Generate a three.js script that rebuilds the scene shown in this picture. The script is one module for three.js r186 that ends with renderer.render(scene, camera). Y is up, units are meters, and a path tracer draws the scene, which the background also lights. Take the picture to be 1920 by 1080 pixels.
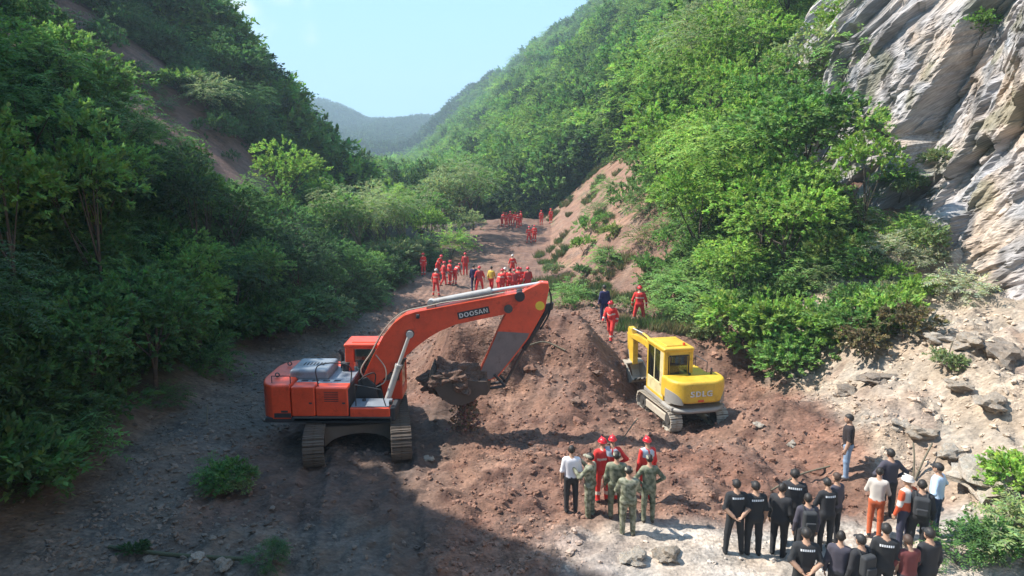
import * as THREE from 'three';
import { RoundedBoxGeometry } from 'three/addons/geometries/RoundedBoxGeometry.js';
import { mergeGeometries } from 'three/addons/utils/BufferGeometryUtils.js';
import { ImprovedNoise } from 'three/addons/math/ImprovedNoise.js';
import { FontLoader } from 'three/addons/loaders/FontLoader.js';
import { TextGeometry } from 'three/addons/geometries/TextGeometry.js';

// ---------------------------------------------------------------- camera, sky, sun, exposure
const scene = new THREE.Scene();
const camera = new THREE.PerspectiveCamera(45, 16 / 9, 0.1, 6000);
const EYE = 8.7, PITCH = 10.43 * Math.PI / 180;
camera.position.set(0, EYE, 0);
camera.rotation.set(-PITCH, 0, 0);
scene.add(camera);

const clamp = (x, a, b) => Math.min(b, Math.max(a, x));
const sm = (a, b, x) => { const t = clamp((x - a) / (b - a), 0, 1); return t * t * (3 - 2 * t); };
const lerp = (a, b, t) => a + (b - a) * t;
const perlin = new ImprovedNoise();
const ns = (x, y, z = 0) => perlin.noise(x + 31.7, y + 17.3, z + 5.1);
const fbm = (x, y, o = 4, z = 0) => { let s = 0, a = 1, f = 1; for (let i = 0; i < o; i++) { s += a * ns(x * f, y * f, z + i * 9.7); a *= 0.5; f *= 2.03; } return s; };
const SUN = new THREE.Vector3(-0.66, 0.75, -0.10).normalize();
{ // clear summer sky: deeper blue overhead, pale towards the horizon, brighter round the sun
  const W = 1024, H = 512, data = new Float32Array(W * H * 4), d = new THREE.Vector3();
  for (let r = 0; r < H; r++) for (let c = 0; c < W; c++) {
    const up = ((r + 0.5) / H - 0.5) * Math.PI, az = ((c + 0.5) / W - 0.5) * 2 * Math.PI;
    d.set(Math.cos(az) * Math.cos(up), Math.sin(up), Math.sin(az) * Math.cos(up));
    const t = Math.pow(Math.max(0, d.y), 0.55), glow = Math.pow(Math.max(0, d.dot(SUN)), 6) * 0.35;
    const lo = [0.38, 0.60, 0.745], hi = [0.108, 0.295, 0.585];
    const cx = Math.atan2(d.x, -d.z) + 0.385, cy = Math.asin(d.y) - 0.185, cn = fbm(cx * 22, cy * 34, 4, 300), cloud = sm(0.1, 0.8, 1 - Math.hypot(cx / 0.10, cy / 0.05) + 0.9 * cn) * 0.8;   // one small puff over the left ridge
    for (let k = 0; k < 3; k++) data[(r * W + c) * 4 + k] = d.y < 0 ? [0.22, 0.2, 0.17][k] : lerp(lo[k] + (hi[k] - lo[k]) * t + glow, [0.62, 0.66, 0.68][k], cloud);
    data[(r * W + c) * 4 + 3] = 1;
  }
  const t = new THREE.DataTexture(data, W, H, THREE.RGBAFormat, THREE.FloatType);
  t.mapping = THREE.EquirectangularReflectionMapping; t.magFilter = THREE.LinearFilter; t.needsUpdate = true;
  scene.background = t; scene.environment = t;
}
const sun = new THREE.DirectionalLight(new THREE.Color(1, 0.95, 0.86), 5.0);
sun.position.copy(SUN).multiplyScalar(150).add(new THREE.Vector3(0, 0, -40));
sun.target.position.set(0, 0, -40); scene.add(sun, sun.target);
sun.castShadow = true; sun.shadow.mapSize.set(4096, 4096);
Object.assign(sun.shadow.camera, { left: -90, right: 90, top: 90, bottom: -90, near: 1, far: 400 });
sun.shadow.radius = 1;
const renderer = new THREE.WebGLRenderer({ antialias: true });
renderer.toneMapping = THREE.LinearToneMapping;
renderer.toneMappingExposure = 2.05;
renderer.shadowMap.enabled = true;
scene.fog = new THREE.FogExp2(new THREE.Color(0.66, 0.86, 1.0), 0.0007);

// ---------------------------------------------------------------- helpers
let seed = 7;
const rnd = () => { seed = (seed * 1664525 + 1013904223) >>> 0; return seed / 4294967296; };
const rr = (a, b) => a + (b - a) * rnd();
const V = (x, y, z) => new THREE.Vector3(x, y, z);
const table = (pts) => (x) => { if (x <= pts[0][0]) return pts[0][1]; for (let i = 1; i < pts.length; i++) if (x <= pts[i][0]) return lerp(pts[i - 1][1], pts[i][1], (x - pts[i - 1][0]) / (pts[i][0] - pts[i - 1][0])); return pts[pts.length - 1][1]; };
const used = new Map();
const numbered = (n) => { const k = used.get(n) || 0; used.set(n, k + 1); return k ? n + '_' + String(k).padStart(3, '0') : n; };
function tag(o, label, category, group, kind) {
  o.userData = { label, category }; if (group) o.userData.group = group; if (kind) o.userData.kind = kind; return o;
}
function thing(name, label, category, [x, y, z], turn = 0, group) {
  const o = new THREE.Group(); o.name = numbered(name); o.position.set(x, y, z); o.rotation.y = turn;
  tag(o, label, category, group); scene.add(o); return o;
}
function boxUV(g) {   // uv in metres from the dominant face direction
  const p = g.attributes.position, n = g.attributes.normal, uv = new Float32Array(p.count * 2);
  for (let i = 0; i < p.count; i++) {
    const ax = Math.abs(n.getX(i)), ay = Math.abs(n.getY(i)), az = Math.abs(n.getZ(i));
    let u, v; if (ay > ax && ay > az) { u = p.getX(i); v = p.getZ(i); } else if (ax > az) { u = p.getZ(i); v = p.getY(i); } else { u = p.getX(i); v = p.getY(i); }
    uv[i * 2] = u; uv[i * 2 + 1] = v;
  }
  g.setAttribute('uv', new THREE.BufferAttribute(uv, 2)); return g;
}
function join(list) {
  list = [].concat(list).map((g) => { const h = g.index ? g.toNonIndexed() : g; for (const k of Object.keys(h.attributes)) if (!['position', 'normal'].includes(k)) h.deleteAttribute(k); return h; });
  return boxUV(list.length > 1 ? mergeGeometries(list) : list[0]);
}
function part(name, geoms, mat, parent) { const m = new THREE.Mesh(join(geoms), mat); m.name = name; parent.add(m); return m; }
const rbox = (w, h, d, x, y, z, r = 0.03, rz = 0, ry = 0) => { const g = new RoundedBoxGeometry(w, h, d, 2, Math.min(r, w / 2.1, h / 2.1, d / 2.1)); if (rz) g.rotateZ(rz); if (ry) g.rotateY(ry); return g.translate(x, y, z); };
function rod(a, b, r0, r1 = r0, seg = 12) {
  const d = V().subVectors(b, a), L = d.length(), g = new THREE.CylinderGeometry(r1, r0, L, seg);
  g.applyQuaternion(new THREE.Quaternion().setFromUnitVectors(V(0, 1, 0), d.normalize()));
  return g.translate((a.x + b.x) / 2, (a.y + b.y) / 2, (a.z + b.z) / 2);
}
const tube = (pts, r, n = 20, s = 6) => new THREE.TubeGeometry(new THREE.CatmullRomCurve3(pts.map((p) => V(...p))), n, r, s);
function plate(pts, depth, z = 0, bevel = 0.02) {   // polygon in x,y given a depth centred on z
  const s = new THREE.Shape(pts.map(([x, y]) => new THREE.Vector2(x, y)));
  return new THREE.ExtrudeGeometry(s, { depth: depth - 2 * bevel, bevelEnabled: true, bevelThickness: bevel, bevelSize: bevel, bevelOffset: -bevel, bevelSegments: 2, steps: 1 }).translate(0, 0, z - depth / 2 + bevel);
}
function noiseTexture(size, fn, srgb = true) {
  const d = new Uint8Array(size * size * 4);
  for (let j = 0; j < size; j++) for (let i = 0; i < size; i++) { const c = fn(i / size, j / size); for (let k = 0; k < 3; k++) d[(j * size + i) * 4 + k] = clamp(Math.round(c[k] * 255), 0, 255); d[(j * size + i) * 4 + 3] = 255; }
  const t = new THREE.DataTexture(d, size, size); t.magFilter = THREE.LinearFilter; t.minFilter = THREE.LinearMipmapLinearFilter; t.generateMipmaps = true;
  t.wrapS = t.wrapT = THREE.RepeatWrapping; if (srgb) t.colorSpace = THREE.SRGBColorSpace; t.needsUpdate = true; return t;
}
// noise that wraps: blend of four shifted samples
function wrapNoise(freq, oct, z) { return (u, v) => { const f = (a, b) => fbm(a * freq, b * freq, oct, z); return lerp(lerp(f(u, v), f(u - 1, v), u), lerp(f(u, v - 1), f(u - 1, v - 1), u), v); }; }

// ---------------------------------------------------------------- shape of the land (x across, D metres ahead of the camera)
const xl = table([[-40, -11], [15, -11.5], [24, -10.8], [30, -12], [36, -11.5], [47, -11.5], [60, -15], [80, -20], [100, -25.5], [150, -42], [300, -115], [1000, -420]]);
const xr = table([[-40, 14], [12, 11.5], [17, 10.3], [20, 9.6], [27, 9.6], [32, 9.2], [40, 7.5], [47, 5], [60, 3.2], [80, 4.6], [95, 4.2], [120, -3], [150, -12], [300, -38], [1000, -150]]);
const bump = (x, D, cx, cd, rx, rd, h) => { const q = ((x - cx) / rx) ** 2 + ((D - cd) / rd) ** 2; return q > 6 ? 0 : h * Math.exp(-q * 1.4); };
function soilMask(x, D) { return sm(xl(D) + 1, xl(D) + 4.5, x) * sm(9, 12, D) * (1 - sm(52, 60, D)); }
function height(x, D) {
  const L = xl(D), R = xr(D);
  let y = 0;
  // spoil terrace with a steep cut edge
  const De = x < 4 ? 24.6 + 0.5 * Math.sin(x * 1.3) : lerp(24.6, 26.6, sm(4, 5, x)) + 0.3 * Math.sin(x * 2);
  const across = sm(-5.5, -2, x) ;
  const cut = sm(De - 1.1, De + 0.6, D + 0.5 * ns(x * 0.9, D * 0.9));
  y += 1.3 * across * cut * (1 - sm(33, 44, D));
  // dug heap in front of the bucket, smaller heaps round it
  y += 1.6 * sm(-3.6, -2.2, x) * (1 - sm(2.4, 4.2, x)) * sm(22.2, 24.9, D) * (1 - sm(25.6, 28.5, D));
  y += bump(x, D, 2.4, 22.6, 2.2, 1.5, 0.7) + bump(x, D, 8.3, 20.9, 1.8, 1.3, 1.0) + bump(x, D, 6.9, 18.8, 2.0, 1.2, 0.35);
  y += bump(x, D, 10.2, 18.6, 1.6, 2.2, 0.7) + bump(x, D, 0.8, 18.5, 2.6, 0.9, 0.28) + bump(x, D, -1.2, 20.6, 1.2, 0.6, 0.25);
  y += bump(x, D, -9.6, 19.5, 1.4, 3.2, 0.5) + bump(x, D, -8.2, 27, 2, 3, 0.5);
  y += bump(x, D, -3, 72, 6, 6, 0.9) + bump(x, D, 0, 86, 9, 10, 1.6);
  const soil = soilMask(x, D) * (1 - 0.75 * sm(3, 0, Math.abs(x - 4.5)) * sm(16.5, 15, D));
  if (D < 100) {
    const q = sm(9, 14, D);
    y += (0.16 * fbm(x * 0.45, D * 0.45, 3) + soil * (0.17 * fbm(x * 1.5, D * 1.5, 3, 3) + 0.15 * Math.abs(fbm(x * 3.1, D * 3.1, 2, 7)))) * q;
  }
  // bucket scrapes down the dug face, and ruts pressed by the crawler tracks
  y -= 0.16 * Math.abs(ns(x * 2.6, D * 0.3, 77)) * sm(-3.4, -2, x) * (1 - sm(3.4, 4.6, x)) * sm(22, 23, D) * (1 - sm(25.2, 26.2, D));
  for (const rx of [-6.05, -3.55]) { const e = Math.abs(x - rx + 0.19 * (D - 20.9)); if (e < 0.6 && D < 24) y += (0.05 * sm(0.25, 0.4, e) * (1 - sm(0.4, 0.6, e)) - 0.09 * (1 - sm(0.26, 0.36, e))) * sm(10, 12, D) * (1 - sm(22, 24, D)); }
  for (const rx of [5.0, 6.6]) { const e = Math.abs(x - rx + 0.2 * (D - 22.6)); if (e < 0.5 && D < 25) y += (0.04 * sm(0.18, 0.3, e) * (1 - sm(0.3, 0.5, e)) - 0.08 * (1 - sm(0.18, 0.28, e))) * sm(17, 18.5, D) * (1 - sm(23.5, 25, D)); }
  // left valley side
  if (x < L + 3) {
    const d = L + 3 - x, s = lerp(0.68, 0.89, sm(50, 68, D));
    let h = s * Math.max(0, d - 3) + 0.06 * Math.min(d, 3) ** 2;
    const near = 1 - sm(42, 62, D);
    h += (1 - sm(31, 44, D)) * (1.15 + 0.5 * (1 - sm(17, 23, D))) * clamp(d - (L + 4.5 + 0.74 * D), 0, 12);     // the hill steepens higher up
    h += 4 * sm(49, 63, D) * (1 - sm(75, 112, D)) * sm(4, 13, d);
    h += near * 0.5 * sm(4, 9, d) * 3;
    h += sm(4, 30, d) * (6 * ns(x * 0.03, D * 0.03, 2) + 2.5 * ns(x * 0.09, D * 0.09, 4)) * (0.4 + sm(60, 160, D));
    if (D > 110) h += sm(4, 60, d) * 16 * ns(D * 0.0075, x * 0.006, 11);
    const top = 150 - 70 * (1 - sm(45, 120, D)); y += h < top * 0.7 ? h : top * (0.7 + 0.3 * Math.tanh((h / top - 0.7) / 0.3));
  }
  // right valley side
  if (x > R - 2) {
    const dc = 13.2 - R + 2, d0 = x - R + 2, d = d0 > dc && D < 50 ? lerp(dc + 0.3 * (d0 - dc), d0, Math.max(sm(41, 49, D), sm(20.5, 24, x))) : d0;   // a ledge below the rock face
    const bankS = 0.72, nearS = 1.05, farS = 0.80;
    const s = D < 26 ? bankS : D < 40 ? lerp(bankS, nearS, sm(26, 40, D)) : lerp(nearS, farS, sm(80, 160, D));
    let h = s * Math.max(0, d - 2) + 0.11 * Math.min(d, 2) ** 2;
    h += sm(6, 40, d) * (7 * ns(x * 0.028, D * 0.028, 6) + 2.5 * ns(x * 0.09, D * 0.09, 8)) * (0.35 + sm(70, 170, D));
    if (D > 110) h += sm(4, 60, d) * 12 * ns(D * 0.008, x * 0.006, 15);
    h += (1 - sm(34, 46, D)) * 1.7 * Math.max(0, d - 12.5);          // the hill behind the rock face
    if (D < 40) h += sm(1, 3, d) * (0.35 * fbm(x * 0.8, D * 0.8, 4, 21));
    const top = 140 - 80 * (1 - sm(45, 120, D)); y += h < top * 0.7 ? h : top * (0.7 + 0.3 * Math.tanh((h / top - 0.7) / 0.3));
  }
  // far mountain closing the valley
  if (D > 500) y = Math.max(y, sm(560, 1150, D) * (68 + 14 * ns(x * 0.006, 3) + 15 * fbm(x * 0.011, D * 0.006, 3, 30) - 0.10 * (x + 260)) - sm(1200, 1350, D) * 30);
  return y;
}
// point on the land under a picture direction; lift raises the land (to aim at the top of a standing thing)
function spot(px, py, lift = 0, from = 9) {
  const f = 540 / Math.tan(22.5 * Math.PI / 180), c = Math.cos(PITCH), s = Math.sin(PITCH);
  const u = (px - 960) / f, v = -(py - 540) / f, d = V(u, v * c - s, -(c + v * s));
  let t = from; for (let i = 0; i < 6000; i++) { const q = height(d.x * t, -d.z * t) + lift; if (EYE + d.y * t <= q) break; t *= 1.0012; t += 0.004; }
  const x = d.x * t, D = -d.z * t; return V(x, height(x, D), -D);
}
const thicket = table([[29, -40], [31, -12], [36, -9.4], [44, -7.7], [56, -7.2], [60, -8], [62, -40]]);
const edgeL = (D) => Math.max(xl(D), thicket(D));      // where the plants of the left side begin
// where plants grow: 1 dense, 0 bare
function veg(x, D) {
  const L = edgeL(D) - 0.2, R = xr(D) + 0.4;
  let v = 0;
  if (x < L) v = 1; if (x > R) v = 1;
  if (x > R && D < 27.5) v = 0;                                                       // earth bank
  if (x > R && D >= 27.5 && D < 40 && x > 14.8 - 0.05 * (D - 30)) v = 0;              // rock face
  if (x < L && D > 42.5 + 1.5 * ns(x * 0.3, 2) && D < 64 + 3 * ns(x * 0.2, 7) && x < L - 2 && x > L - 30) v = 0.07;    // scar in the left slope
  const e = 3.2 * ns(x * 0.25, D * 0.12, 50);
  if (x > R && D > 52 && D < 94 && x < R + 10.5 + e - Math.abs(D - 70) * 0.14) v = 0.012;                     // scar in the right slope
  if (x > R && D >= 38 && D < 56 && x < 10.3 + 0.8 * ns(D * 0.3, 4)) v = 0.05;
  if (D > 96 && x >= L && x <= R) v = 1;
  if (x >= L && x <= R && D > 54 && x < -5.5 + (D - 60) * 0.05 + 0.8 * ns(D * 0.3, 1)) v = 1;                // trees on the valley bottom
  if (D > 88 && D <= 96 && x >= L && x < -1.5) v = 1;
  return v;
}

// ---------------------------------------------------------------- ground
const soilNoise = (() => { const a = wrapNoise(9, 5, 1), b = wrapNoise(46, 3, 2), c = wrapNoise(3, 3, 5);
  return noiseTexture(768, (u, v) => { const n = 0.80 + 0.20 * a(u, v) + 0.22 * b(u, v) + 0.10 * c(u, v), w = 0.05 * c(v, u); return [n + w, n, n - w]; }); })();
const soilBump = (() => { const a = wrapNoise(24, 4, 11), b = wrapNoise(80, 2, 12); return noiseTexture(768, (u, v) => { const n = 0.5 + 0.35 * a(u, v) + 0.2 * b(u, v); return [n, n, n]; }, false); })();
const groundMat = new THREE.MeshStandardMaterial({ vertexColors: true, roughness: 0.95, map: soilNoise, bumpMap: soilBump, bumpScale: 0.07 });
function groundColor(x, D, y, out) {
  const n1 = fbm(x * 0.35, D * 0.35, 4, 40), n2 = fbm(x * 1.3, D * 1.3, 3, 41), n3 = fbm(x * 4, D * 4, 2, 44);
  const mix = (c, t) => { t = clamp(t, 0, 1); for (let k = 0; k < 3; k++) out[k] = lerp(out[k], c[k], t); };
  out[0] = 0.235; out[1] = 0.118; out[2] = 0.08;
  mix([0.315, 0.18, 0.125], 0.5 + n1 * 0.9 + n3 * 0.3); mix([0.14, 0.066, 0.045], (n2 - 0.05) * 1.7);
  mix([0.27, 0.155, 0.11], sm(26.5, 29, D) * (1 - sm(50, 60, D)) * (0.7 + 0.5 * n1));           // older, greyer debris on the terrace
  mix([0.175, 0.138, 0.11], sm(-6.8, -8.6, x + n1 * 1.2) * (1 - sm(36, 44, D)));                  // grey gravel by the left slope
  mix([0.155, 0.10, 0.076], sm(-1.2, -2.6, x + n1) * sm(-8.4, -6.6, x) * (1 - sm(22, 24, D)));    // damp earth round the tracks
  mix([0.56, 0.48, 0.405], sm(16.2, 14.9, D + n1 * 0.7) * sm(0.8, 2.6, x + n1));                  // pale crushed-stone road
  mix([0.175, 0.138, 0.11], sm(15.8, 14.6, D + n1) * sm(-1.5, -3.5, x));
  const R = xr(D), L = edgeL(D);
  if (D < 60) { mix([0.50, 0.40, 0.305], sm(-0.6, 1.0, x - R + n1 * 0.8 + n2 * 0.3) * (1 - sm(27, 33, D))); mix([0.40, 0.27, 0.20], sm(0.1, 0.5, n1) * sm(0, 1, x - R) * 0.7); mix([0.58, 0.48, 0.38], sm(0.1, 0.6, n2 + n1) * sm(0.5, 2, x - R) * (1 - sm(27, 33, D)) * 0.7); }
  const vg = veg(x, D);
  if (vg > 0.5) { const e = Math.max(L - x, x - R, D > 54 ? 1 : -1); mix(D > 110 ? [0.04, 0.085, 0.025] : [0.05, 0.052, 0.026], sm(-0.3, 1.6, e + n1)); }
  if (x < L - 1 && D > 40 && D < 74 && vg < 0.5) mix([0.26, 0.132, 0.098], 0.9);
  if (x > R && D > 50 && D < 98 && vg < 0.5) { mix([0.36, 0.20, 0.135], 0.8); mix([0.46, 0.29, 0.205], n2); mix([0.21, 0.20, 0.10], 0.6 * sm(0.2, 0.5, fbm(x * 0.5, D * 0.25, 3, 60))); }
  return out;
}
{
  const lines = (lo, hi, a, b, step, grow) => { const o = []; for (let v = a; v <= b; v += step) o.push(v); let s = step; while (o[o.length - 1] < hi) { s *= grow; o.push(o[o.length - 1] + s); } s = step; while (o[0] > lo) { s *= grow; o.unshift(o[0] - s); } return o; };
  const xs = lines(-420, 420, -12, 15.5, 0.105, 1.055), ds = lines(-60, 1350, 12, 29, 0.1, 1.04);
  const nx = xs.length, nd = ds.length, pos = new Float32Array(nx * nd * 3), col = new Float32Array(nx * nd * 3), uv = new Float32Array(nx * nd * 2), c = [0, 0, 0], idx = [];
  for (let j = 0; j < nd; j++) for (let i = 0; i < nx; i++) {
    const k = j * nx + i, x = xs[i], D = ds[j], y = height(x, D);
    pos[k * 3] = x; pos[k * 3 + 1] = y; pos[k * 3 + 2] = -D; groundColor(x, D, y, c); col.set(c, k * 3); uv[k * 2] = (x + 0.35 * y) / 5; uv[k * 2 + 1] = (D + 0.8 * y) / 5;
    if (i && j) { const a = k - nx - 1, b = k - nx, e = k - 1; idx.push(a, b, k, a, k, e); }
  }
  const g = new THREE.BufferGeometry(); g.setAttribute('position', new THREE.BufferAttribute(pos, 3)); g.setAttribute('color', new THREE.BufferAttribute(col, 3)); g.setAttribute('uv', new THREE.BufferAttribute(uv, 2)); g.setIndex(idx); g.computeVertexNormals();
  const m = new THREE.Mesh(g, groundMat); m.name = 'ground'; tag(m, 'brown earth valley floor with landslide debris and steep green sides', 'ground', null, 'structure'); scene.add(m);
}

// ---------------------------------------------------------------- rock face on the right
const rockMat = new THREE.MeshStandardMaterial({ vertexColors: true, flatShading: true, roughness: 0.9, map: soilNoise, bumpMap: soilBump, bumpScale: 0.05 });
const hash2 = (i, j) => { const s = Math.sin(i * 127.1 + j * 311.7) * 43758.5453; return s - Math.floor(s); };
{
  const path = [[14.6, 46], [15.6, 40], [16.4, 34], [16.9, 30], [17.2, 26.5], [17.6, 22], [18.4, 15], [20, 4]].map(([x, D]) => V(x, 0, -D));
  const curve = new THREE.CatmullRomCurve3(path), len = curve.getLength(), nu = Math.round(len / 0.06), vs = []; for (let v = 1.6; v < 15; v += 0.085) vs.push(v); for (let v = 15; v < 34; v += 0.4) vs.push(v);
  const P = [], C = [], U = [];
  const f = (u, v) => {     // how far the rock stands out
    const a = -0.5, s = u * Math.cos(a) + v * Math.sin(a) + 0.5 * ns(u * 0.3, v * 0.3, 1), t = -u * Math.sin(a) + v * Math.cos(a) + 0.5 * ns(u * 0.25, v * 0.25, 2);
    let d = 0;
    for (const [w, l, amp, z, sharp] of [[3.0, 8, 1.5, 1, 80], [1.2, 3.4, 0.65, 5, 40], [0.5, 1.4, 0.24, 9, 26], [0.2, 0.5, 0.07, 13, 16]]) {   // tilted slabs with irregular outlines
      const a = s / w, b = t / l, i0 = Math.floor(a), j0 = Math.floor(b); let W = 0, S = 0, q1 = 9, q2 = 9;
      for (let i = i0 - 1; i <= i0 + 1; i++) for (let j = j0 - 1; j <= j0 + 1; j++) { const pa = a - i - hash2(i + z, j), pb = b - j - hash2(i, j + z * 3), q = Math.abs(pa) + Math.abs(pb) * 0.9, k = Math.exp(-sharp * q); if (q < q1) { q2 = q1; q1 = q; } else if (q < q2) q2 = q; W += k; S += k * ((hash2(i * 3 + z, j + 5) - 0.5) + 1.1 * (hash2(i, j * 2 + z) - 0.4) * pa + 0.9 * (hash2(i + 9, j + z) - 0.5) * pb); }
      d += amp * S / W - amp * 0.16 * (1 - sm(0, 0.07, q2 - q1));
    }
    return d + 0.05 * fbm(u * 3, v * 3, 3, 9) + 1.2 * ns(u * 0.12, v * 0.12, 3);
  };
  for (let j = 0; j < vs.length; j++) for (let i = 0; i <= nu; i++) {
    const v = vs[j], u = clamp(i / nu * 1.5 - 0.25 + (v - 8) * 0.545 / len, 0, 1), p = curve.getPointAt(u), tg = curve.getTangentAt(u), out = V(-Math.abs(tg.z), 0, tg.x).normalize(); if (out.x > 0) out.negate();
    const uu = u * len, d = f(uu, v) - (v - 4) * 0.24 - Math.max(0, v - 15) * 0.5;
    P.push(p.x + out.x * d, v, p.z + out.z * d); U.push((uu + d * 0.8) / 4, (v + d * 0.6) / 4);
    const n1 = fbm(uu * 0.35 + v * 0.12, v * 0.3, 4, 70), n2 = fbm(uu * 1.5, v * 0.5, 3, 71), streak = sm(0.15, 0.5, fbm(uu * 1.3 + v * 0.5, v * 0.09, 3, 72));
    const warm = sm(-0.25, 0.35, n1 + (uu - len * 0.52) * 0.04);
    let c = [lerp(0.52, 0.69, warm), lerp(0.485, 0.555, warm), lerp(0.48, 0.45, warm)]; const k = 1 + 0.28 * n2;
    c = c.map((q, m) => lerp(q * k, [0.12, 0.11, 0.11][m], streak * 0.6)); const g = sm(0.2, 0.5, fbm(uu * 0.5, v * 0.5, 3, 75)); c = c.map((q, m) => lerp(q, [0.20, 0.20, 0.10][m], g * 0.55)); C.push(...c);
  }
  const I = [], w = nu + 1; for (let j = 1; j < vs.length; j++) for (let i = 1; i <= nu; i++) { const k = j * w + i; I.push(k - w - 1, k - w, k, k - w - 1, k, k - 1); }
  let g = new THREE.BufferGeometry(); g.setAttribute('position', new THREE.Float32BufferAttribute(P, 3)); g.setAttribute('color', new THREE.Float32BufferAttribute(C, 3)); g.setAttribute('uv', new THREE.Float32BufferAttribute(U, 2)); g.setIndex(I); 
  const m = new THREE.Mesh(g, rockMat); m.name = 'rock_cliff'; tag(m, 'pale fractured rock face rising above the beige earth bank', 'cliff', null, 'structure'); scene.add(m);
}

// ---------------------------------------------------------------- plants
const leafMat = (r, g, b) => new THREE.MeshPhysicalMaterial({ color: new THREE.Color(r, g, b), vertexColors: true, roughness: 0.95, specularIntensity: 0.3, transmission: 0.46, thickness: 0, side: THREE.DoubleSide });
const LEAF = {
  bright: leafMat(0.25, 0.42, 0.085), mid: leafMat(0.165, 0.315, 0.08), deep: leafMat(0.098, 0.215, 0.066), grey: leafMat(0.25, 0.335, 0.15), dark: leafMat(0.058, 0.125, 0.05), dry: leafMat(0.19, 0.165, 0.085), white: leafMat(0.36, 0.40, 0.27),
};
const barkMat = new THREE.MeshStandardMaterial({ color: new THREE.Color(0.11, 0.085, 0.065), roughness: 0.95, map: soilNoise });
const paleBark = new THREE.MeshStandardMaterial({ color: new THREE.Color(0.27, 0.235, 0.19), roughness: 0.95, map: soilNoise });
class Leaves {
  constructor() { this.p = []; this.c = []; }
  leaf(o, d, w, len, wid, tone) {   // a folded diamond: base, two sides, tip
    const n = V().crossVectors(d, w).normalize(), m = o.clone().addScaledVector(d, len * 0.42).addScaledVector(n, len * 0.06), t = o.clone().addScaledVector(d, len);
    const a = m.clone().addScaledVector(w, wid / 2), b = m.clone().addScaledVector(w, -wid / 2);
    this.p.push(o.x, o.y, o.z, a.x, a.y, a.z, t.x, t.y, t.z, o.x, o.y, o.z, t.x, t.y, t.z, b.x, b.y, b.z);
    for (let k = 0; k < 6; k++) this.c.push(tone[0], tone[1], tone[2]);
  }
  geometry() { const g = new THREE.BufferGeometry(); g.setAttribute('position', new THREE.Float32BufferAttribute(this.p, 3)); g.setAttribute('color', new THREE.Float32BufferAttribute(this.c, 3)); g.computeVertexNormals(); return g; }
}
const onSphere = () => { const z = rr(-1, 1), a = rr(0, 6.2832), s = Math.sqrt(1 - z * z); return V(s * Math.cos(a), z, s * Math.sin(a)); };
// a crown of sprays gathered in lobes; kind 'pinnate' has long arching sprays, 'broad' short tufts
function makeCrown({ rx, ry, base, lobes, sprays, leaf, kind, flat = 0.75, squash = 1 }) {
  const L = new Leaves(), centres = [];
  for (let i = 0; i < lobes; i++) { const d = onSphere(); if (d.y < -0.35) d.y *= -0.4; const k = 0.35 + 0.5 * Math.cbrt(rnd()); centres.push({ c: V(d.x * rx * k, base + ry * (1 + d.y * k), d.z * rx * k), r: rr(0.34, 0.52) * rx, t: rr(0.75, 1.25) }); }
  const tip = [];
  for (let i = 0; i < sprays; i++) {
    const q = centres[i % lobes], d = onSphere(); if (d.y < -0.2 && rnd() < 0.7) d.y *= -1;
    const k = 0.55 + 0.5 * Math.sqrt(rnd()), o = q.c.clone().add(V(d.x * q.r * k, d.y * q.r * flat * k, d.z * q.r * k));
    const out = V(o.x * 0.5 + d.x * q.r, d.y * q.r * 0.8 + 0.25, o.z * 0.5 + d.z * q.r).normalize();
    const tone0 = q.t * rr(0.7, 1.3);
    const pin = kind === 'pinnate', len = pin ? rr(0.5, 1.05) : rr(0.2, 0.45), n = pin ? 8 : 7;
    let side = V().crossVectors(out, V(0, 1, 0)); if (side.lengthSq() < 1e-3) side.set(1, 0, 0); side.normalize();
    const p = o.clone(), dir = out.clone();
    for (let s = 0; s < n; s++) {
      dir.y -= pin ? 0.12 : 0.05; dir.normalize(); p.addScaledVector(dir, len / n * (leaf / 0.16));
      const tone = [tone0 * rr(0.8, 1.3), tone0 * rr(0.88, 1.15), tone0 * rr(0.6, 1.2)];
      if (pin) for (const e of [-1, 1]) { const w = side.clone().multiplyScalar(e).addScaledVector(dir, 0.55).add(V(rr(-.35, .35), rr(-0.5, 0.3), rr(-.35, .35))).normalize(); const x = V().crossVectors(w, V(rr(-.5, .5), 1, rr(-.5, .5))).normalize(); L.leaf(p, w, x, leaf * rr(0.9, 1.4), leaf * 0.42, tone); }
      else for (let e = 0; e < 2; e++) { const w = onSphere().multiplyScalar(0.8).add(dir).normalize(), x = V().crossVectors(w, V(rr(-.7, .7), 1, rr(-.7, .7))).normalize(); L.leaf(p, w, x, leaf * rr(0.8, 1.25), leaf * 0.62, tone); }
    }
    tip.push(o);
  }
  return { geo: L.geometry(), centres, tip };
}
function makeTrunk(base, ry, rx, centres, r) {
  const g = [], lean = V(rr(-0.4, 0.4), base + ry * 0.7, rr(-0.4, 0.4)), pts = [V(0, -0.6, 0), V(lean.x * 0.2, base * 0.5, lean.z * 0.3), lean];
  for (let i = 0; i < 2; i++) g.push(rod(pts[i], pts[i + 1], r * (1 - i * 0.35), r * (0.65 - i * 0.3), 8));
  for (const c of centres.slice(0, 7)) { const s = pts[1].clone().lerp(lean, rr(0, 0.8)); g.push(rod(s, c.c, r * 0.34, r * 0.1, 5)); }
  return join(g);
}
function treeKind(o) {
  const c = makeCrown(o); return { crown: c.geo, trunk: makeTrunk(o.base, o.ry, o.rx, c.centres, o.r || 0.14), top: o.base + o.ry * 2, rx: o.rx };
}
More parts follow.
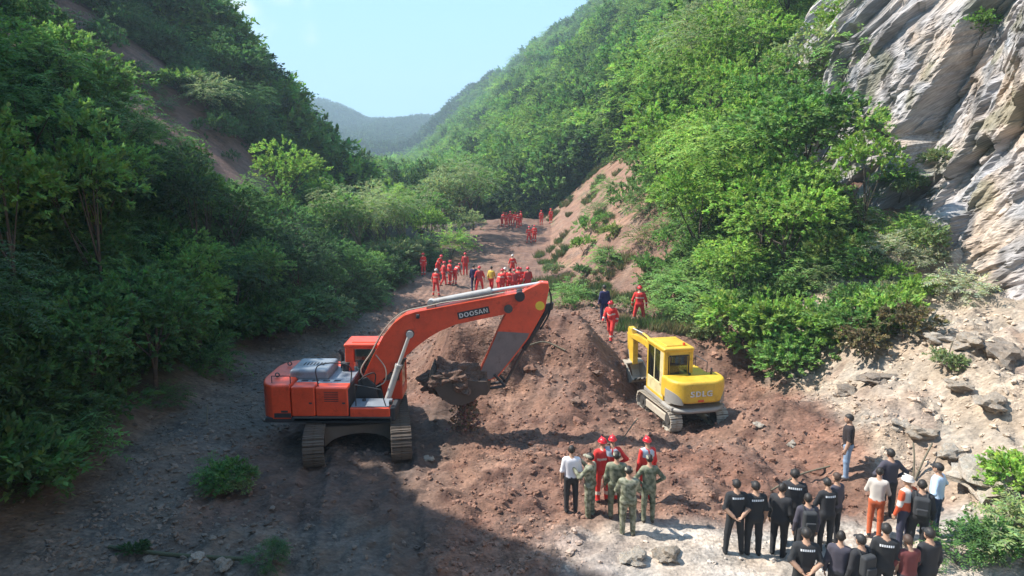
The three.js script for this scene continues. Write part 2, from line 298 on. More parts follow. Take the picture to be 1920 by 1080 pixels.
const KIND = {
  broad: [0, 1, 2].map(() => treeKind({ rx: 2.3, ry: 2.0, base: 1.5, lobes: 13, sprays: 430, leaf: 0.168, kind: 'broad' })),
  pinnate: [0, 1, 2].map(() => treeKind({ rx: 2.6, ry: 1.9, base: 1.9, lobes: 12, sprays: 340, leaf: 0.17, kind: 'pinnate', flat: 0.6 })),
  slim: [0, 1].map(() => treeKind({ rx: 1.5, ry: 2.7, base: 1.2, lobes: 12, sprays: 330, leaf: 0.16, kind: 'broad', r: 0.1 })),
  shrub: [0, 1, 2].map(() => treeKind({ rx: 1.1, ry: 0.7, base: 0.05, lobes: 8, sprays: 190, leaf: 0.15, kind: 'broad', r: 0.04 })),
  fern: [0, 1].map(() => treeKind({ rx: 1.2, ry: 0.75, base: 0.1, lobes: 7, sprays: 150, leaf: 0.16, kind: 'pinnate', r: 0.04, flat: 0.6 })),
};
function plant(name, kind, tone, [x, y, z], size, label, category, group, tall = 1) {
  const k = KIND[kind][Math.floor(rnd() * KIND[kind].length)], t = thing(name, label, category, [x, y, z], rr(0, 6.28), group);
  const a = new THREE.Mesh(k.trunk, tone === 'grey' ? paleBark : barkMat); a.name = kind === 'shrub' || kind === 'fern' ? 'stem' : 'trunk'; t.add(a);
  const b = new THREE.Mesh(k.crown, LEAF[tone]); b.name = kind === 'shrub' || kind === 'fern' ? 'foliage' : 'crown'; t.add(b);
  t.scale.set(size * rr(0.9, 1.1), size * tall * rr(0.92, 1.1), size * rr(0.9, 1.1)); return t;
}
const pick = (a) => a[Math.floor(rnd() * a.length)];
const placed = [];
const free = (x, D, r) => { for (const q of placed) if ((q[0] - x) ** 2 + (q[1] - D) ** 2 < r * r) return false; placed.push([x, D]); return true; };
const inView = (x, D, m = 1.15) => Math.abs(x) < 0.737 * (D + 2) * m + 2;

const describe = (k, t, where, along) => `${{ bright: 'bright', mid: 'green', deep: 'deep green', dark: 'dark', grey: 'greyish', white: 'pale', dry: 'brown' }[t]} ${{ broad: 'rounded', pinnate: 'feathery', slim: 'narrow' }[k]} tree ${where} ${along}`;
const skyline = table([[-0.9, 0.55], [-0.736, 0.31], [-0.583, 0.161], [-0.537, 0.1], [-0.506, 0.034], [-0.43, -0.012], [-0.353, -0.027], [-0.26, -0.1], [-0.153, -0.153]]);
// left slope, near: dense shaded trees
let count = 0;
for (let i = 0; i < 4000 && count < 125; i++) {
  const D = rr(13, 44), x = edgeL(D) - 0.6 - rr(0, 1) ** 1.3 * 26; if (!inView(x, D) || veg(x, D) < 0.5 || !free(x, D, 2.1)) continue;
  const front = edgeL(D) - x < 3; count++;
  const room = EYE + D * skyline(x / D) - height(x, D), size = Math.max(0.3, Math.min((front ? rr(0.55, 0.8) : rr(0.75, 1.15)), room / 5.8));   // trees stay low enough to leave the scar behind them open
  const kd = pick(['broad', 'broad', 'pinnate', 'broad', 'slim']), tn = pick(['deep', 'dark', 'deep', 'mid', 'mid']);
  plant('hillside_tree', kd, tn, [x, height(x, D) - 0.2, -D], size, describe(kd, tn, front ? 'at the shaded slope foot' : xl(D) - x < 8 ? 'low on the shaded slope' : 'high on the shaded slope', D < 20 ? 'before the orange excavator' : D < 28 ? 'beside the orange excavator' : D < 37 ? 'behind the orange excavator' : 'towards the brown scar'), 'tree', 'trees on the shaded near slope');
}
// left slope further up the valley
count = 0;
for (let i = 0; i < 4000 && count < 60; i++) {
  const D = rr(50, 105), x = xl(D) + 1 - rr(0, 1) * 62; if (!inView(x, D, 1.02) || veg(x, D) < 0.5 || !free(x, D, 3.6)) continue; count++;
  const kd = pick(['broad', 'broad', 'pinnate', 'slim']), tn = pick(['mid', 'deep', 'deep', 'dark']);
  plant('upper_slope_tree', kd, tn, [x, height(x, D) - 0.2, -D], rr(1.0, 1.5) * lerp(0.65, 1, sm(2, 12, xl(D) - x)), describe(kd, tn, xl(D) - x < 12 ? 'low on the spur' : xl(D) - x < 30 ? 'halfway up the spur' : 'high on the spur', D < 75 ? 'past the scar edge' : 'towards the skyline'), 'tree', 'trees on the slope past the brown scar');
}
// valley bottom trees before the far rescuers
for (const [px, py, D, kind, tone, s, label] of [
  [548, 470, 50, 'broad', 'bright', 1.0, 'lone sunlit tree standing at the foot of the brown scar'],
  [675, 470, 56, 'pinnate', 'grey', 1.15, 'pale feathery tree standing beside the shaded slope foot'],
  [640, 480, 53, 'broad', 'mid', 0.9, 'small green tree left of the pale feathery tree'],
  [722, 480, 58, 'pinnate', 'bright', 0.9, 'yellowish green arching tree in the valley bottom thicket'],
  [760, 470, 60, 'pinnate', 'grey', 0.95, 'greyish arching tree behind the first red rescuers'],
  [790, 450, 66, 'broad', 'mid', 1.0, 'round green tree behind the red rescuer standing apart'],
  [800, 400, 84, 'slim', 'dark', 1.25, 'dark narrow tree rising behind the valley bottom thicket'],
  [830, 440, 70, 'broad', 'grey', 1.15, 'grey green bushy tree in the middle of the valley'],
  [862, 430, 73, 'pinnate', 'grey', 1.15, 'pale grey green tree by the shaded end of the debris'],
  [888, 415, 80, 'broad', 'mid', 1.2, 'green tree just left of the far rescuers'],
  [700, 470, 66, 'broad', 'grey', 1.0, 'grey green tree rising over the pale feathery tree'],
  [610, 470, 62, 'broad', 'bright', 0.95, 'bright tree between the lone sunlit tree and the thicket'],
  [745, 455, 72, 'broad', 'bright', 1.1, 'bright crown in the middle of the valley bottom thicket'],
  [812, 462, 64, 'broad', 'bright', 0.75, 'small bright tree left of the shaded end of the debris'],
  [868, 455, 66, 'broad', 'grey', 0.7, 'small grey green tree over the shaded end of the debris'],
  [775, 490, 56, 'shrub', 'grey', 1.8, 'wide pale shrub behind the red rescuer standing apart'],
  [842, 470, 61, 'fern', 'bright', 1.5, 'low bright shrub behind the middle red rescuers'],
  [735, 500, 53, 'shrub', 'grey', 1.6, 'low pale shrub at the thicket edge near red rescuers'],
  [690, 510, 50, 'shrub', 'bright', 1.3, 'small bright shrub at the edge of the shaded slope'],
]) {
  const c = Math.cos(PITCH), x = (px - 960) / 1304 * (D * c + 1.4); placed.push([x, D]); const low = kind === 'fern' || kind === 'shrub';
  plant(low ? 'valley_shrub' : 'valley_tree', kind, tone, [x, height(x, D) - 0.1, -D], s * (low ? 1 : 1.1), label, low ? 'shrub' : 'tree', 'plants on the valley bottom');
}
// right slope, near and middle
count = 0;
for (let i = 0; i < 5000 && count < 95; i++) {
  const D = rr(28, 88), x = xr(D) + 0.8 + rr(0, 1) * 44; if (!inView(x, D, 1.02) || veg(x, D) < 0.5 || !free(x, D, lerp(2.5, 3.5, sm(30, 60, D)))) continue; count++;
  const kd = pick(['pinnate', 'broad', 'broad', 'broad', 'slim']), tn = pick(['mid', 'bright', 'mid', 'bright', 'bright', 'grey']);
  plant('sunlit_tree', kd, tn, [x, height(x, D) - 0.2, -D], lerp(1.0, 1.35, sm(30, 60, D)) * rr(0.85, 1.2), describe(kd, tn, x - xr(D) < 8 ? 'low in the sunlit wood' : x - xr(D) < 20 ? 'halfway up the sunlit wood' : 'high in the sunlit wood', D < 40 ? 'beside the rock face' : D < 55 ? 'above the terrace' : D < 70 ? 'above the bare scar' : 'beyond the bare scar'), 'tree', 'trees on the sunlit slope');
}
// large crowns that stand out by the earth bank
for (const [x, D, kind, tone, s, label] of [
  [9.6, 29.6, 'broad', 'bright', 0.72, 'bright green rounded tree leaning over the dark cut beside the yellow excavator'],
  [11.3, 31, 'broad', 'bright', 0.95, 'bright bushy tree where the sunlit wood meets the beige bank'],
  [12.6, 33.5, 'broad', 'mid', 1.3, 'big full tree with deep shade under its crown'],
  [11.2, 35, 'pinnate', 'bright', 1.25, 'tall arching yellow green tree behind the bright bushy tree'],
  [14.2, 33.5, 'broad', 'deep', 1.25, 'dark dense tree beside the rock face'],
  [8.6, 34.5, 'fern', 'mid', 1.2, 'low arching shrub above the standing red rescuer'],
]) plant('bank_tree', kind, tone, [x, height(x, D) - 0.2, -D], s, label, 'tree', 'trees above the earth bank');
// shrubs on bank, scar and debris
for (const [px, py, kind, tone, s, label] of [
  [390, 212, 'fern', 'grey', 1.7, 'pale leaning bush on the upper edge of the brown scar'],
  [345, 180, 'shrub', 'bright', 1.5, 'light green bush at the upper edge of the brown scar'],
  [470, 262, 'fern', 'grey', 1.2, 'small pale bush hanging over the brown scar'],
  [1097, 475, 'shrub', 'bright', 0.78, 'single round green bush growing on the bare scar'],
  [1135, 420, 'shrub', 'mid', 0.56, 'small dark bush above the round bush on the scar'],
  [1065, 575, 'fern', 'mid', 0.81, 'low green shrub beside the boom tip of the orange excavator'],
  [1100, 572, 'shrub', 'grey', 0.56, 'grey green shrub just left of the person in navy'],
  [1040, 520, 'shrub', 'grey', 0.68, 'pale shrub at the foot of the scar above the boom tip'],
  [1090, 520, 'shrub', 'deep', 0.56, 'dark shrub at the foot of the scar'],
  [1170, 585, 'shrub', 'grey', 0.50, 'grey shrub between the two red rescuers on the terrace'],
  [1240, 600, 'fern', 'mid', 0.62, 'green shrub right of the red rescuer on the terrace'],
  [1270, 570, 'shrub', 'mid', 0.68, 'round shrub under the wood behind the terrace'],
  [1385, 640, 'shrub', 'bright', 1.25, 'bright bush at the corner of the wood behind the yellow counterweight'],
  [1430, 690, 'shrub', 'bright', 1.05, 'bright bush hanging lowest over the brown cut'],
  [1470, 712, 'shrub', 'mid', 0.85, 'green bush where the brown heap meets the wood'],
  [1450, 650, 'shrub', 'bright', 1.3, 'large bright bush above the lowest bush'],
  [1505, 690, 'shrub', 'mid', 0.95, 'green bush at the start of the beige bank'],
  [1520, 650, 'shrub', 'bright', 1.2, 'bright bush over the start of the beige bank'],
  [1590, 650, 'shrub', 'mid', 1.0, 'green bush over the middle of the bank edge'],
  [1650, 625, 'shrub', 'bright', 1.0, 'bright bush over the upper bank edge'],
  [1340, 605, 'fern', 'mid', 1.1, 'arching green bush over the debris right of the terrace rescuer'],
  [1330, 640, 'shrub', 'grey', 0.55, 'thin grass tuft shrub behind the yellow cab'],
  [430, 925, 'shrub', 'deep', 0.55, 'low dark leafy shrub in front of the orange excavator'],
  [405, 915, 'fern', 'deep', 0.4, 'small arching shrub next to the low dark shrub'],
  [465, 920, 'shrub', 'grey', 0.35, 'small grey green shrub near the excavator track'],
  [1915, 935, 'shrub', 'bright', 0.7, 'bright shrub at the foot of the beige bank'],
  [1860, 1050, 'shrub', 'deep', 0.6, 'dark shrub beside the officers at the road edge'],
  [1905, 1040, 'fern', 'grey', 0.6, 'grey green arching plant at the road edge'],
  [1790, 1055, 'fern', 'deep', 0.5, 'small arching plant next to the last officer'],
  [1770, 700, 'shrub', 'grey', 0.45, 'small dry shrub on the beige bank'],
  [1690, 640, 'shrub', 'dry', 0.8, 'brown dry shrub at the upper edge of the beige bank'],
  [1620, 665, 'shrub', 'dry', 0.7, 'dry brown shrub under the bright trees'],
  [500, 640, 'shrub', 'deep', 1.2, 'dark shrub behind the counterweight of the orange excavator'],
  [570, 625, 'fern', 'deep', 1.3, 'arching dark shrub behind the grey hood'],
  [625, 610, 'shrub', 'grey', 1.0, 'grey green shrub behind the orange cab'],
  [250, 1045, 'shrub', 'dark', 0.25, 'small dark shrub on the gravel beside the fallen pole'],
  [505, 1060, 'fern', 'dark', 0.3, 'small arching plant at the end of the fallen pole'],
]) { const p = spot(px, py); plant('shrub', kind, tone, [p.x, p.y - 0.05, p.z], s, label, 'shrub'); }
// plants hanging on and over the rock face, and along its foot
for (let i = 0; i < 52; i++) {
  const foot = i < 36, D = foot ? rr(24.3, 31) : rr(30, 40), u = rr(0, 1);
  const x = foot ? lerp(11.6, 17.2, u) : 16.4 + (40 - D) * 0.05, y = foot ? lerp(3.0, 5.2, u) - (D < 27.5 ? 0.3 : 0) : rr(6, 17);
  const kd = pick(['shrub', 'fern']), tn = pick(foot ? ['bright', 'bright', 'grey', 'mid', 'white'] : ['grey', 'mid', 'bright']);
  plant('cliff_shrub', kd, tn, foot ? [x, Math.max(height(x, D) - 0.1, 0), -D] : [x + (y - 4) * 0.3, y, -D], foot ? rr(0.45, 0.85) : rr(0.4, 0.75), foot ? `${{ bright: 'bright', grey: 'greyish', mid: 'green', white: 'whitish' }[tn]} ${kd === 'fern' ? 'arching' : 'round'} shrub ${D < 26.5 ? 'on the bank top' : D < 29 ? 'below the rock face' : 'under the rock face'} ${u < 0.4 ? 'nearer the trees' : 'against the stone'}` : `${{ bright: 'bright', grey: 'greyish', mid: 'green' }[tn]} ${kd === 'fern' ? 'arching' : 'round'} shrub clinging ${y < 10 ? 'low' : 'high'} on the ${D < 35 ? 'near' : 'far'} rock face`, 'shrub', foot ? 'shrubs at the foot of the rock face' : 'shrubs clinging to the rock face');
}
for (let i = 0; i < 12; i++) { const D = rr(31, 42), y = rr(14, 20), x = 16.2 + (40 - D) * 0.08 + (y - 4) * 0.33; plant('clifftop_tree', pick(['broad', 'pinnate']), pick(['mid', 'bright', 'bright']), [x, y, -D], rr(0.6, 0.95), 'leafy tree overhanging the top of the rock face', 'tree', 'trees on top of the rock face'); }

// undergrowth between the trees, and the far woods that read as one mass
function instanced(name, geo, mat, items, label, category) {
  const m = new THREE.InstancedMesh(geo, mat, items.length), M = new THREE.Matrix4(), q = new THREE.Quaternion(), e = new THREE.Euler(), c = new THREE.Color();
  items.forEach((it, i) => { e.set(it.tx || 0, it.r, it.tz || 0); q.setFromEuler(e); M.compose(V(...it.p), q, V(...it.s)); m.setMatrixAt(i, M); m.setColorAt(i, c.setRGB(...it.c)); });
  m.name = numbered(name); tag(m, label, category, null, 'stuff'); scene.add(m); return m;
}
const underGeo = [0, 1, 2].map(() => makeCrown({ rx: 1.0, ry: 0.6, base: -0.1, lobes: 7, sprays: 90, leaf: 0.17, kind: rnd() < 0.5 ? 'broad' : 'pinnate' }).geo);
const underItems = [[], [], []];
for (let i = 0; i < 26000; i++) {
  const left = rnd() < 0.45, D = 12 + 90 * Math.pow(rnd(), 1.2); const x = left ? edgeL(D) - rr(-0.4, 46) : xr(D) + rr(-0.4, 52);
  if (!inView(x, D, 1.05)) continue; const v = veg(x, D), edge = Math.abs(left ? edgeL(D) - x : x - xr(D)); if (rnd() > v * (edge < 1.5 ? 0.4 : 1)) continue;
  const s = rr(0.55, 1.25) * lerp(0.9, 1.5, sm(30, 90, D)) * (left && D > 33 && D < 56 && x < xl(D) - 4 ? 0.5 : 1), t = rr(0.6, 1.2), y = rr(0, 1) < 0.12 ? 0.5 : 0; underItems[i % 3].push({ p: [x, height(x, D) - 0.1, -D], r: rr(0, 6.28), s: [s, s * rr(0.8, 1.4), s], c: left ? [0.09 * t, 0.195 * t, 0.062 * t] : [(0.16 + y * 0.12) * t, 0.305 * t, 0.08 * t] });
}
const instLeaf = new THREE.MeshPhysicalMaterial({ vertexColors: true, roughness: 0.95, specularIntensity: 0.3, transmission: 0.46, thickness: 0, side: THREE.DoubleSide });
underItems.forEach((it, k) => instanced('undergrowth', underGeo[k], instLeaf, it, 'dense green undergrowth between the trees on both valley sides', 'undergrowth'));
const farGeo = [0, 1, 2, 3].map((k) => makeCrown({ rx: 2.6, ry: k === 3 ? 3 : 2.1, base: 0.6, lobes: 9, sprays: 110, leaf: 0.42, kind: k === 1 ? 'pinnate' : 'broad' }).geo);
const farItems = [[], [], [], []];
for (let i = 0; i < 60000; i++) {
  const D = 76 + 620 * Math.pow(rnd(), 1.9), left = rnd() < 0.42, reach = 60 + D * 0.55, across = rnd(), x = across < 0.06 && D > 98 ? lerp(xl(D), xr(D), rnd()) : left ? xl(D) + 2 - rr(0, reach) : xr(D) - 2 + rr(0, reach);
  if (!inView(x, D, 1.0) || veg(x, D) < 0.5) continue; const y = height(x, D); if ((y - EYE) / D > 0.34) continue;
  const sp = D < 160 ? 2.6 : 3.4; const keep = Math.min(1, (D < 140 ? 0.55 : 0.30)); if (rnd() > keep) continue;
  const s = rr(0.75, 1.35) * lerp(1, 1.6, sm(150, 500, D)), t = rr(0.62, 1.25), h = rnd(), k = Math.floor(rnd() * 4);
  farItems[k].push({ p: [x, y - 0.4, -D], r: rr(0, 6.28), s: [s, s * rr(0.85, 1.35), s], c: h < 0.4 ? [0.23 * t, 0.40 * t, 0.08 * t] : h < 0.85 ? [0.155 * t, 0.31 * t, 0.08 * t] : [0.06 * t, 0.12 * t, 0.038 * t] });
}
farItems.forEach((it, k) => instanced('far_forest', farGeo[k], instLeaf, it, 'dense green wood covering the far valley sides', 'forest'));
// woods on the mountain that closes the valley
{
  const it = []; for (let i = 0; i < 7000; i++) { const D = rr(560, 1180), x = -D * rr(0.02, 0.36), y = height(x, D), s = rr(2.2, 4), t = rr(0.6, 1.2); it.push({ p: [x, y - 1, -D], r: rr(0, 6.28), s: [s, s * 1.1, s], c: [0.06 * t, 0.12 * t, 0.035 * t] }); }
  instanced('mountain_forest', farGeo[0], instLeaf, it, 'hazy wooded mountain slope closing the end of the valley', 'forest');
}
// grass tufts on scar and terrace
{
  const G = new Leaves(); for (let i = 0; i < 70; i++) { const o = V(rr(-0.2, 0.2), 0, rr(-0.2, 0.2)), d = V(rr(-0.5, 0.5), 1, rr(-0.5, 0.5)).normalize(); G.leaf(o, d, V(1, 0, rr(-1, 1)).normalize(), rr(0.18, 0.4), 0.03, [rr(.8, 1.2), rr(.8, 1.2), rr(.7, 1.1)]); }
  const it = [];
  for (let i = 0; i < 9000; i++) {
    const D = rr(27, 96), x = xr(D) + rr(-5, 16); const m = fbm(x * 0.35, D * 0.2, 3, 90); if (!(D > 50 && veg(x, D) < 0.5 && x > xr(D) - 1) && !(D > 28 && D < 52 && x > xr(D) - 4.5 && x < xr(D) + 2)) continue; if (m < (D > 50 ? 0.36 : 0.05)) continue;
    const t = rr(0.7, 1.3), s = rr(0.7, 1.8); it.push({ p: [x, height(x, D) - 0.03, -D], r: rr(0, 6.28), s: [s, s, s], c: rnd() < 0.4 ? [0.20 * t, 0.19 * t, 0.09 * t] : [0.10 * t, 0.16 * t, 0.05 * t] });
  }
  instanced('grass', G.geometry(), instLeaf, it, 'tufts of grass on the scar and behind the terrace', 'grass');
}

// ---------------------------------------------------------------- clods, gravel, stones
function lump(sub, rough, flat = 0.7, sd = 0) {
  const g = new THREE.IcosahedronGeometry(1, sub), p = g.attributes.position;
  for (let i = 0; i < p.count; i++) { const v = V(p.getX(i), p.getY(i), p.getZ(i)), k = 1 + rough * (ns(v.x * 1.3 + sd, v.y * 1.3, v.z * 1.3) + 0.5 * ns(v.x * 3 + sd, v.y * 3, v.z * 3)); p.setXYZ(i, v.x * k, v.y * k * flat, v.z * k); }
  g.computeVertexNormals(); return boxUV(g);
}
const clodMat = new THREE.MeshStandardMaterial({ roughness: 0.97 });
for (let k = 0; k < 3; k++) {
  const it = [];
  for (let i = 0; i < 14000; i++) {
    const D = 13.5 + 26 * Math.pow(rnd(), 1.25), x = rr(xl(D) + 1, xr(D) + 0.6); const n = fbm(x * 0.8, D * 0.8, 3, 120 + k); if (n < -0.1 + 0.3 * rnd() - 0.25) continue; if (D < 15.8 && x > 1.5 && rnd() < 0.85) continue;
    if (x < -1.8 && x > -7.6 && D < 23.5 && rnd() < 0.7) continue;
    const c = [0, 0, 0]; groundColor(x, D, 0, c); const t = rr(0.7, 1.12), s = 0.012 + 0.06 * Math.pow(rnd(), 4.5);
    it.push({ p: [x, height(x, D) + s * 0.08, -D], r: rr(0, 6.28), tx: rr(-.6, .6), tz: rr(-.6, .6), s: [s * rr(.8, 1.4), s * rr(.7, 1.1), s], c: c.map((q) => q * t) });
  }
  for (let i = 0; i < 1700; i++) { const D = rr(14.5, 28), x = xr(D) + rr(0.2, 6.5), s = 0.012 + 0.085 * Math.pow(rnd(), 7), t = rr(0.75, 1.1), c = [0, 0, 0]; groundColor(x, D, 0, c); it.push({ p: [x, height(x, D) + s * 0.2, -D], r: rr(0, 6.28), tx: rr(-.6, .6), tz: rr(-.6, .6), s: [s * rr(.8, 1.5), s * .8, s], c: c.map((q) => q * t) }); }
  for (let i = 0; i < 14; i++) { const D = 16 + 18 * rnd(), x = rr(-3, xr(D) - 0.5), s = rr(0.07, 0.2), c = [0, 0, 0]; groundColor(x, D, 0, c); const t = rr(0.7, 1.05); if (D < 17.5 && x > 1) continue; it.push({ p: [x, height(x, D) + s * 0.1, -D], r: rr(0, 6.28), tx: rr(-.6, .6), tz: rr(-.6, .6), s: [s * rr(.9, 1.5), s * rr(.6, 1), s], c: c.map((q) => q * t) }); }
  instanced('soil_clods', lump(1, 0.7, 0.8, k * 7), clodMat, it, 'loose clods of brown earth scattered over the debris', 'soil');
}
{
  const it = []; for (let i = 0; i < 5000; i++) { const D = rr(12.5, 36), x = rr(xl(D) - 0.4, -5.4); if (D > 17.5 && x > -7.4) continue; const s = 0.012 + 0.07 * Math.pow(rnd(), 5), t = rr(0.6, 1.3); it.push({ p: [x, height(x, D) + s * 0.3, -D], r: rr(0, 6.28), tx: rr(-.5, .5), s: [s * 1.3, s * .7, s], c: [0.14 * t, 0.114 * t, 0.092 * t] }); }
  instanced('gravel', lump(1, 0.5, 0.75, 33), clodMat, it, 'grey gravel along the foot of the shaded slope', 'gravel');
}
const stoneMat = [[0.52, 0.43, 0.34], [0.6, 0.52, 0.43], [0.36, 0.29, 0.23], [0.36, 0.22, 0.16]].map((c) => new THREE.MeshStandardMaterial({ color: new THREE.Color(...c), roughness: 0.92, map: soilNoise, bumpMap: soilBump, bumpScale: 0.03 }));
const stoneGeo = [1, 2, 3, 4].map((k) => { const g = lump(3, 0.75, 0.75, k * 13 + 3); return g; });
for (const [px, py, s, m, label, fy = 1] of [
  [1850, 905, 0.72, 1, 'large flat pale boulder at the foot of the beige bank', 0.8],
  [1785, 855, 0.28, 1, 'pale angular stone above the man in light blue'],
  [1725, 815, 0.32, 0, 'beige stone on the lower edge of the bank'],
  [1690, 800, 0.26, 1, 'small beige stone at the edge of the brown earth'],
  [1860, 760, 0.35, 0, 'rounded stone half sunk in the middle of the bank'],
  [1800, 730, 0.28, 0, 'grey stone on the slope of the bank'],
  [1880, 670, 0.5, 2, 'dark boulder sitting at the upper end of the bank'],
  [1820, 650, 0.4, 0, 'pale boulder under the shrubs at the bank top'],
  [1760, 640, 0.35, 1, 'pale boulder half hidden by shrubs above the bank'],
  [1640, 715, 0.4, 2, 'dark slab of rock where bank and brown earth meet', 0.5],
  [1590, 735, 0.3, 2, 'small dark slab near the top of the brown heap', 0.6],
  [1190, 1050, 0.26, 1, 'pale angular block beside the road edge'],
  [1250, 1045, 0.26, 0, 'beige stone next to the pale angular block'],
  [1420, 800, 0.16, 1, 'white stone in the shadow of the yellow excavator'],
  [803, 862, 0.17, 1, 'white stone beside the track of the orange excavator', 0.5],
  [1120, 700, 0.16, 3, 'brown stone on the face of the dug heap'],
  [1080, 755, 0.2, 3, 'brown stone low on the dug heap'],
  [820, 690, 0.22, 3, 'reddish stone in the cut behind the bucket'],
  [1485, 835, 0.12, 1, 'pale small stone in front of the brown heap'],
  [285, 1050, 0.14, 0, 'grey stone on the gravel below the fallen pole'],
  [420, 1062, 0.18, 0, 'light grey stone on the gravel under the pole end'],
  [370, 1050, 0.15, 1, 'pale stone beside the fallen pole'],
  [345, 1068, 0.16, 2, 'dark grey stone at the lower edge of the gravel'],
]) { const p = spot(px, py), o = new THREE.Mesh(pick(stoneGeo), stoneMat[m]); o.name = numbered(s > 0.5 ? 'boulder' : 'stone'); o.position.set(p.x, p.y + s * 0.15, p.z); o.scale.set(s * 1.15, s * 0.8 * fy, s); o.rotation.set(rr(-.2, .2), rr(0, 6.28), rr(-.2, .2)); tag(o, label, 'stone'); scene.add(o); }

// fallen pole, broken branches and roots
const woodMat = new THREE.MeshStandardMaterial({ color: new THREE.Color(0.22, 0.19, 0.13), roughness: 0.9, map: soilNoise }), greenWood = new THREE.MeshStandardMaterial({ color: new THREE.Color(0.12, 0.13, 0.07), roughness: 0.85, map: soilNoise });
function branch(pix, r, mat, label, name = 'broken_branch', up = 0.05) { const o = new THREE.Mesh(join(tube(pix.map(([px, py, h = 0]) => { const p = spot(px, py); return [p.x, p.y + up + h, p.z]; }), r, 16, 7)), mat); o.name = numbered(name); tag(o, label, name === 'fallen_pole' ? 'pole' : 'branch'); scene.add(o); }
branch([[205, 1030], [330, 1045], [470, 1054]], 0.05, greenWood, 'long greenish fallen pole lying across the gravel', 'fallen_pole');
branch([[1715, 905], [1730, 880, 0.2], [1745, 855, 0.3]], 0.025, woodMat, 'thin bare stick standing in the bank behind the crowd');
branch([[1712, 900], [1712, 880, 0.25], [1708, 870, 0.5]], 0.022, woodMat, 'short upright stick left of the taller bare stick');
branch([[1445, 925], [1500, 900, 0.1], [1555, 888, 0.15]], 0.025, woodMat, 'thin curved branch on the earth behind the officers');
branch([[1240, 585], [1256, 600, 0.5], [1262, 615]], 0.03, woodMat, 'bent branch under the wood behind the terrace');
branch([[985, 655], [1020, 650, 0.1], [1060, 660]], 0.03, woodMat, 'root sticking out of the rim of the dug heap');
branch([[450, 640], [455, 625, 0.5], [470, 605, 1.2]], 0.03, woodMat, 'bare upright branch behind the counterweight');
branch([[388, 800], [392, 790, 0.5]], 0.02, woodMat, 'short pale stake at the edge of the shaded slope');
branch([[1165, 830], [1180, 822, 0.25], [1195, 815, 0.5]], 0.02, woodMat, 'thin stick poking up between the two red helmets');
branch([[1780, 700], [1776, 690, 0.3], [1782, 680, 0.6]], 0.02, woodMat, 'bare twig standing on the beige bank');

// ---------------------------------------------------------------- machine materials
const wear = (() => { const a = wrapNoise(5, 5, 200), b = wrapNoise(30, 3, 201); return noiseTexture(512, (u, v) => { const n = 0.92 + 0.10 * a(u, v) + 0.06 * b(u, v), m = 0.75 * sm(0.05, 0.75, a(v, u) + 0.6 * b(u, v)); return [lerp(n, 0.66, m * 0.75), lerp(n, 0.60, m * 0.75), lerp(n, 0.54, m * 0.75)]; }); })();
wear.repeat.set(0.45, 0.45);
const paint = (r, g, b, rough = 0.42) => new THREE.MeshPhysicalMaterial({ color: new THREE.Color(r, g, b), roughness: rough, map: wear, clearcoat: 0.25, clearcoatRoughness: 0.4 });
const plain = (r, g, b, rough = 0.7, metal = 0) => new THREE.MeshStandardMaterial({ color: new THREE.Color(r, g, b), roughness: rough, metalness: metal, map: wear });
const M = {
  orange: paint(0.84, 0.088, 0.028), grey: paint(0.25, 0.28, 0.32, 0.5), dark: plain(0.035, 0.036, 0.04), steel: plain(0.10, 0.095, 0.09, 0.6, 0.3), track: plain(0.13, 0.10, 0.078, 0.85), mud: plain(0.20, 0.125, 0.09, 0.95),
  chrome: new THREE.MeshStandardMaterial({ color: new THREE.Color(0.62, 0.6, 0.57), roughness: 0.38, metalness: 0.45 }), rodgrey: plain(0.48, 0.46, 0.44, 0.45), white: plain(0.75, 0.75, 0.73, 0.6), rubber: plain(0.02, 0.02, 0.021, 0.75),
  yellow: paint(0.76, 0.48, 0.045), paleyellow: paint(0.70, 0.60, 0.32, 0.6), putty: paint(0.34, 0.32, 0.29, 0.6), dusty: plain(0.50, 0.44, 0.36, 0.85), sticker: plain(0.85, 0.62, 0.05, 0.5), armgrey: paint(0.22, 0.17, 0.16, 0.65), bucket: plain(0.105, 0.075, 0.06, 0.85, 0.1),
  glass: new THREE.MeshPhysicalMaterial({ color: new THREE.Color(0.55, 0.62, 0.62), transmission: 1, thickness: 0, roughness: 0.04, ior: 1.5 }), seat: plain(0.03, 0.03, 0.035, 0.9),
};
const font = await new FontLoader().loadAsync('fonts/droid/droid_sans_bold.typeface.json');
const lettering = (text, size, depth) => { const g = new TextGeometry(text, { font, size, depth, curveSegments: 3, bevelEnabled: false }); g.computeBoundingBox(); g.translate(-(g.boundingBox.max.x + g.boundingBox.min.x) / 2, -size / 2, 0); return g; };
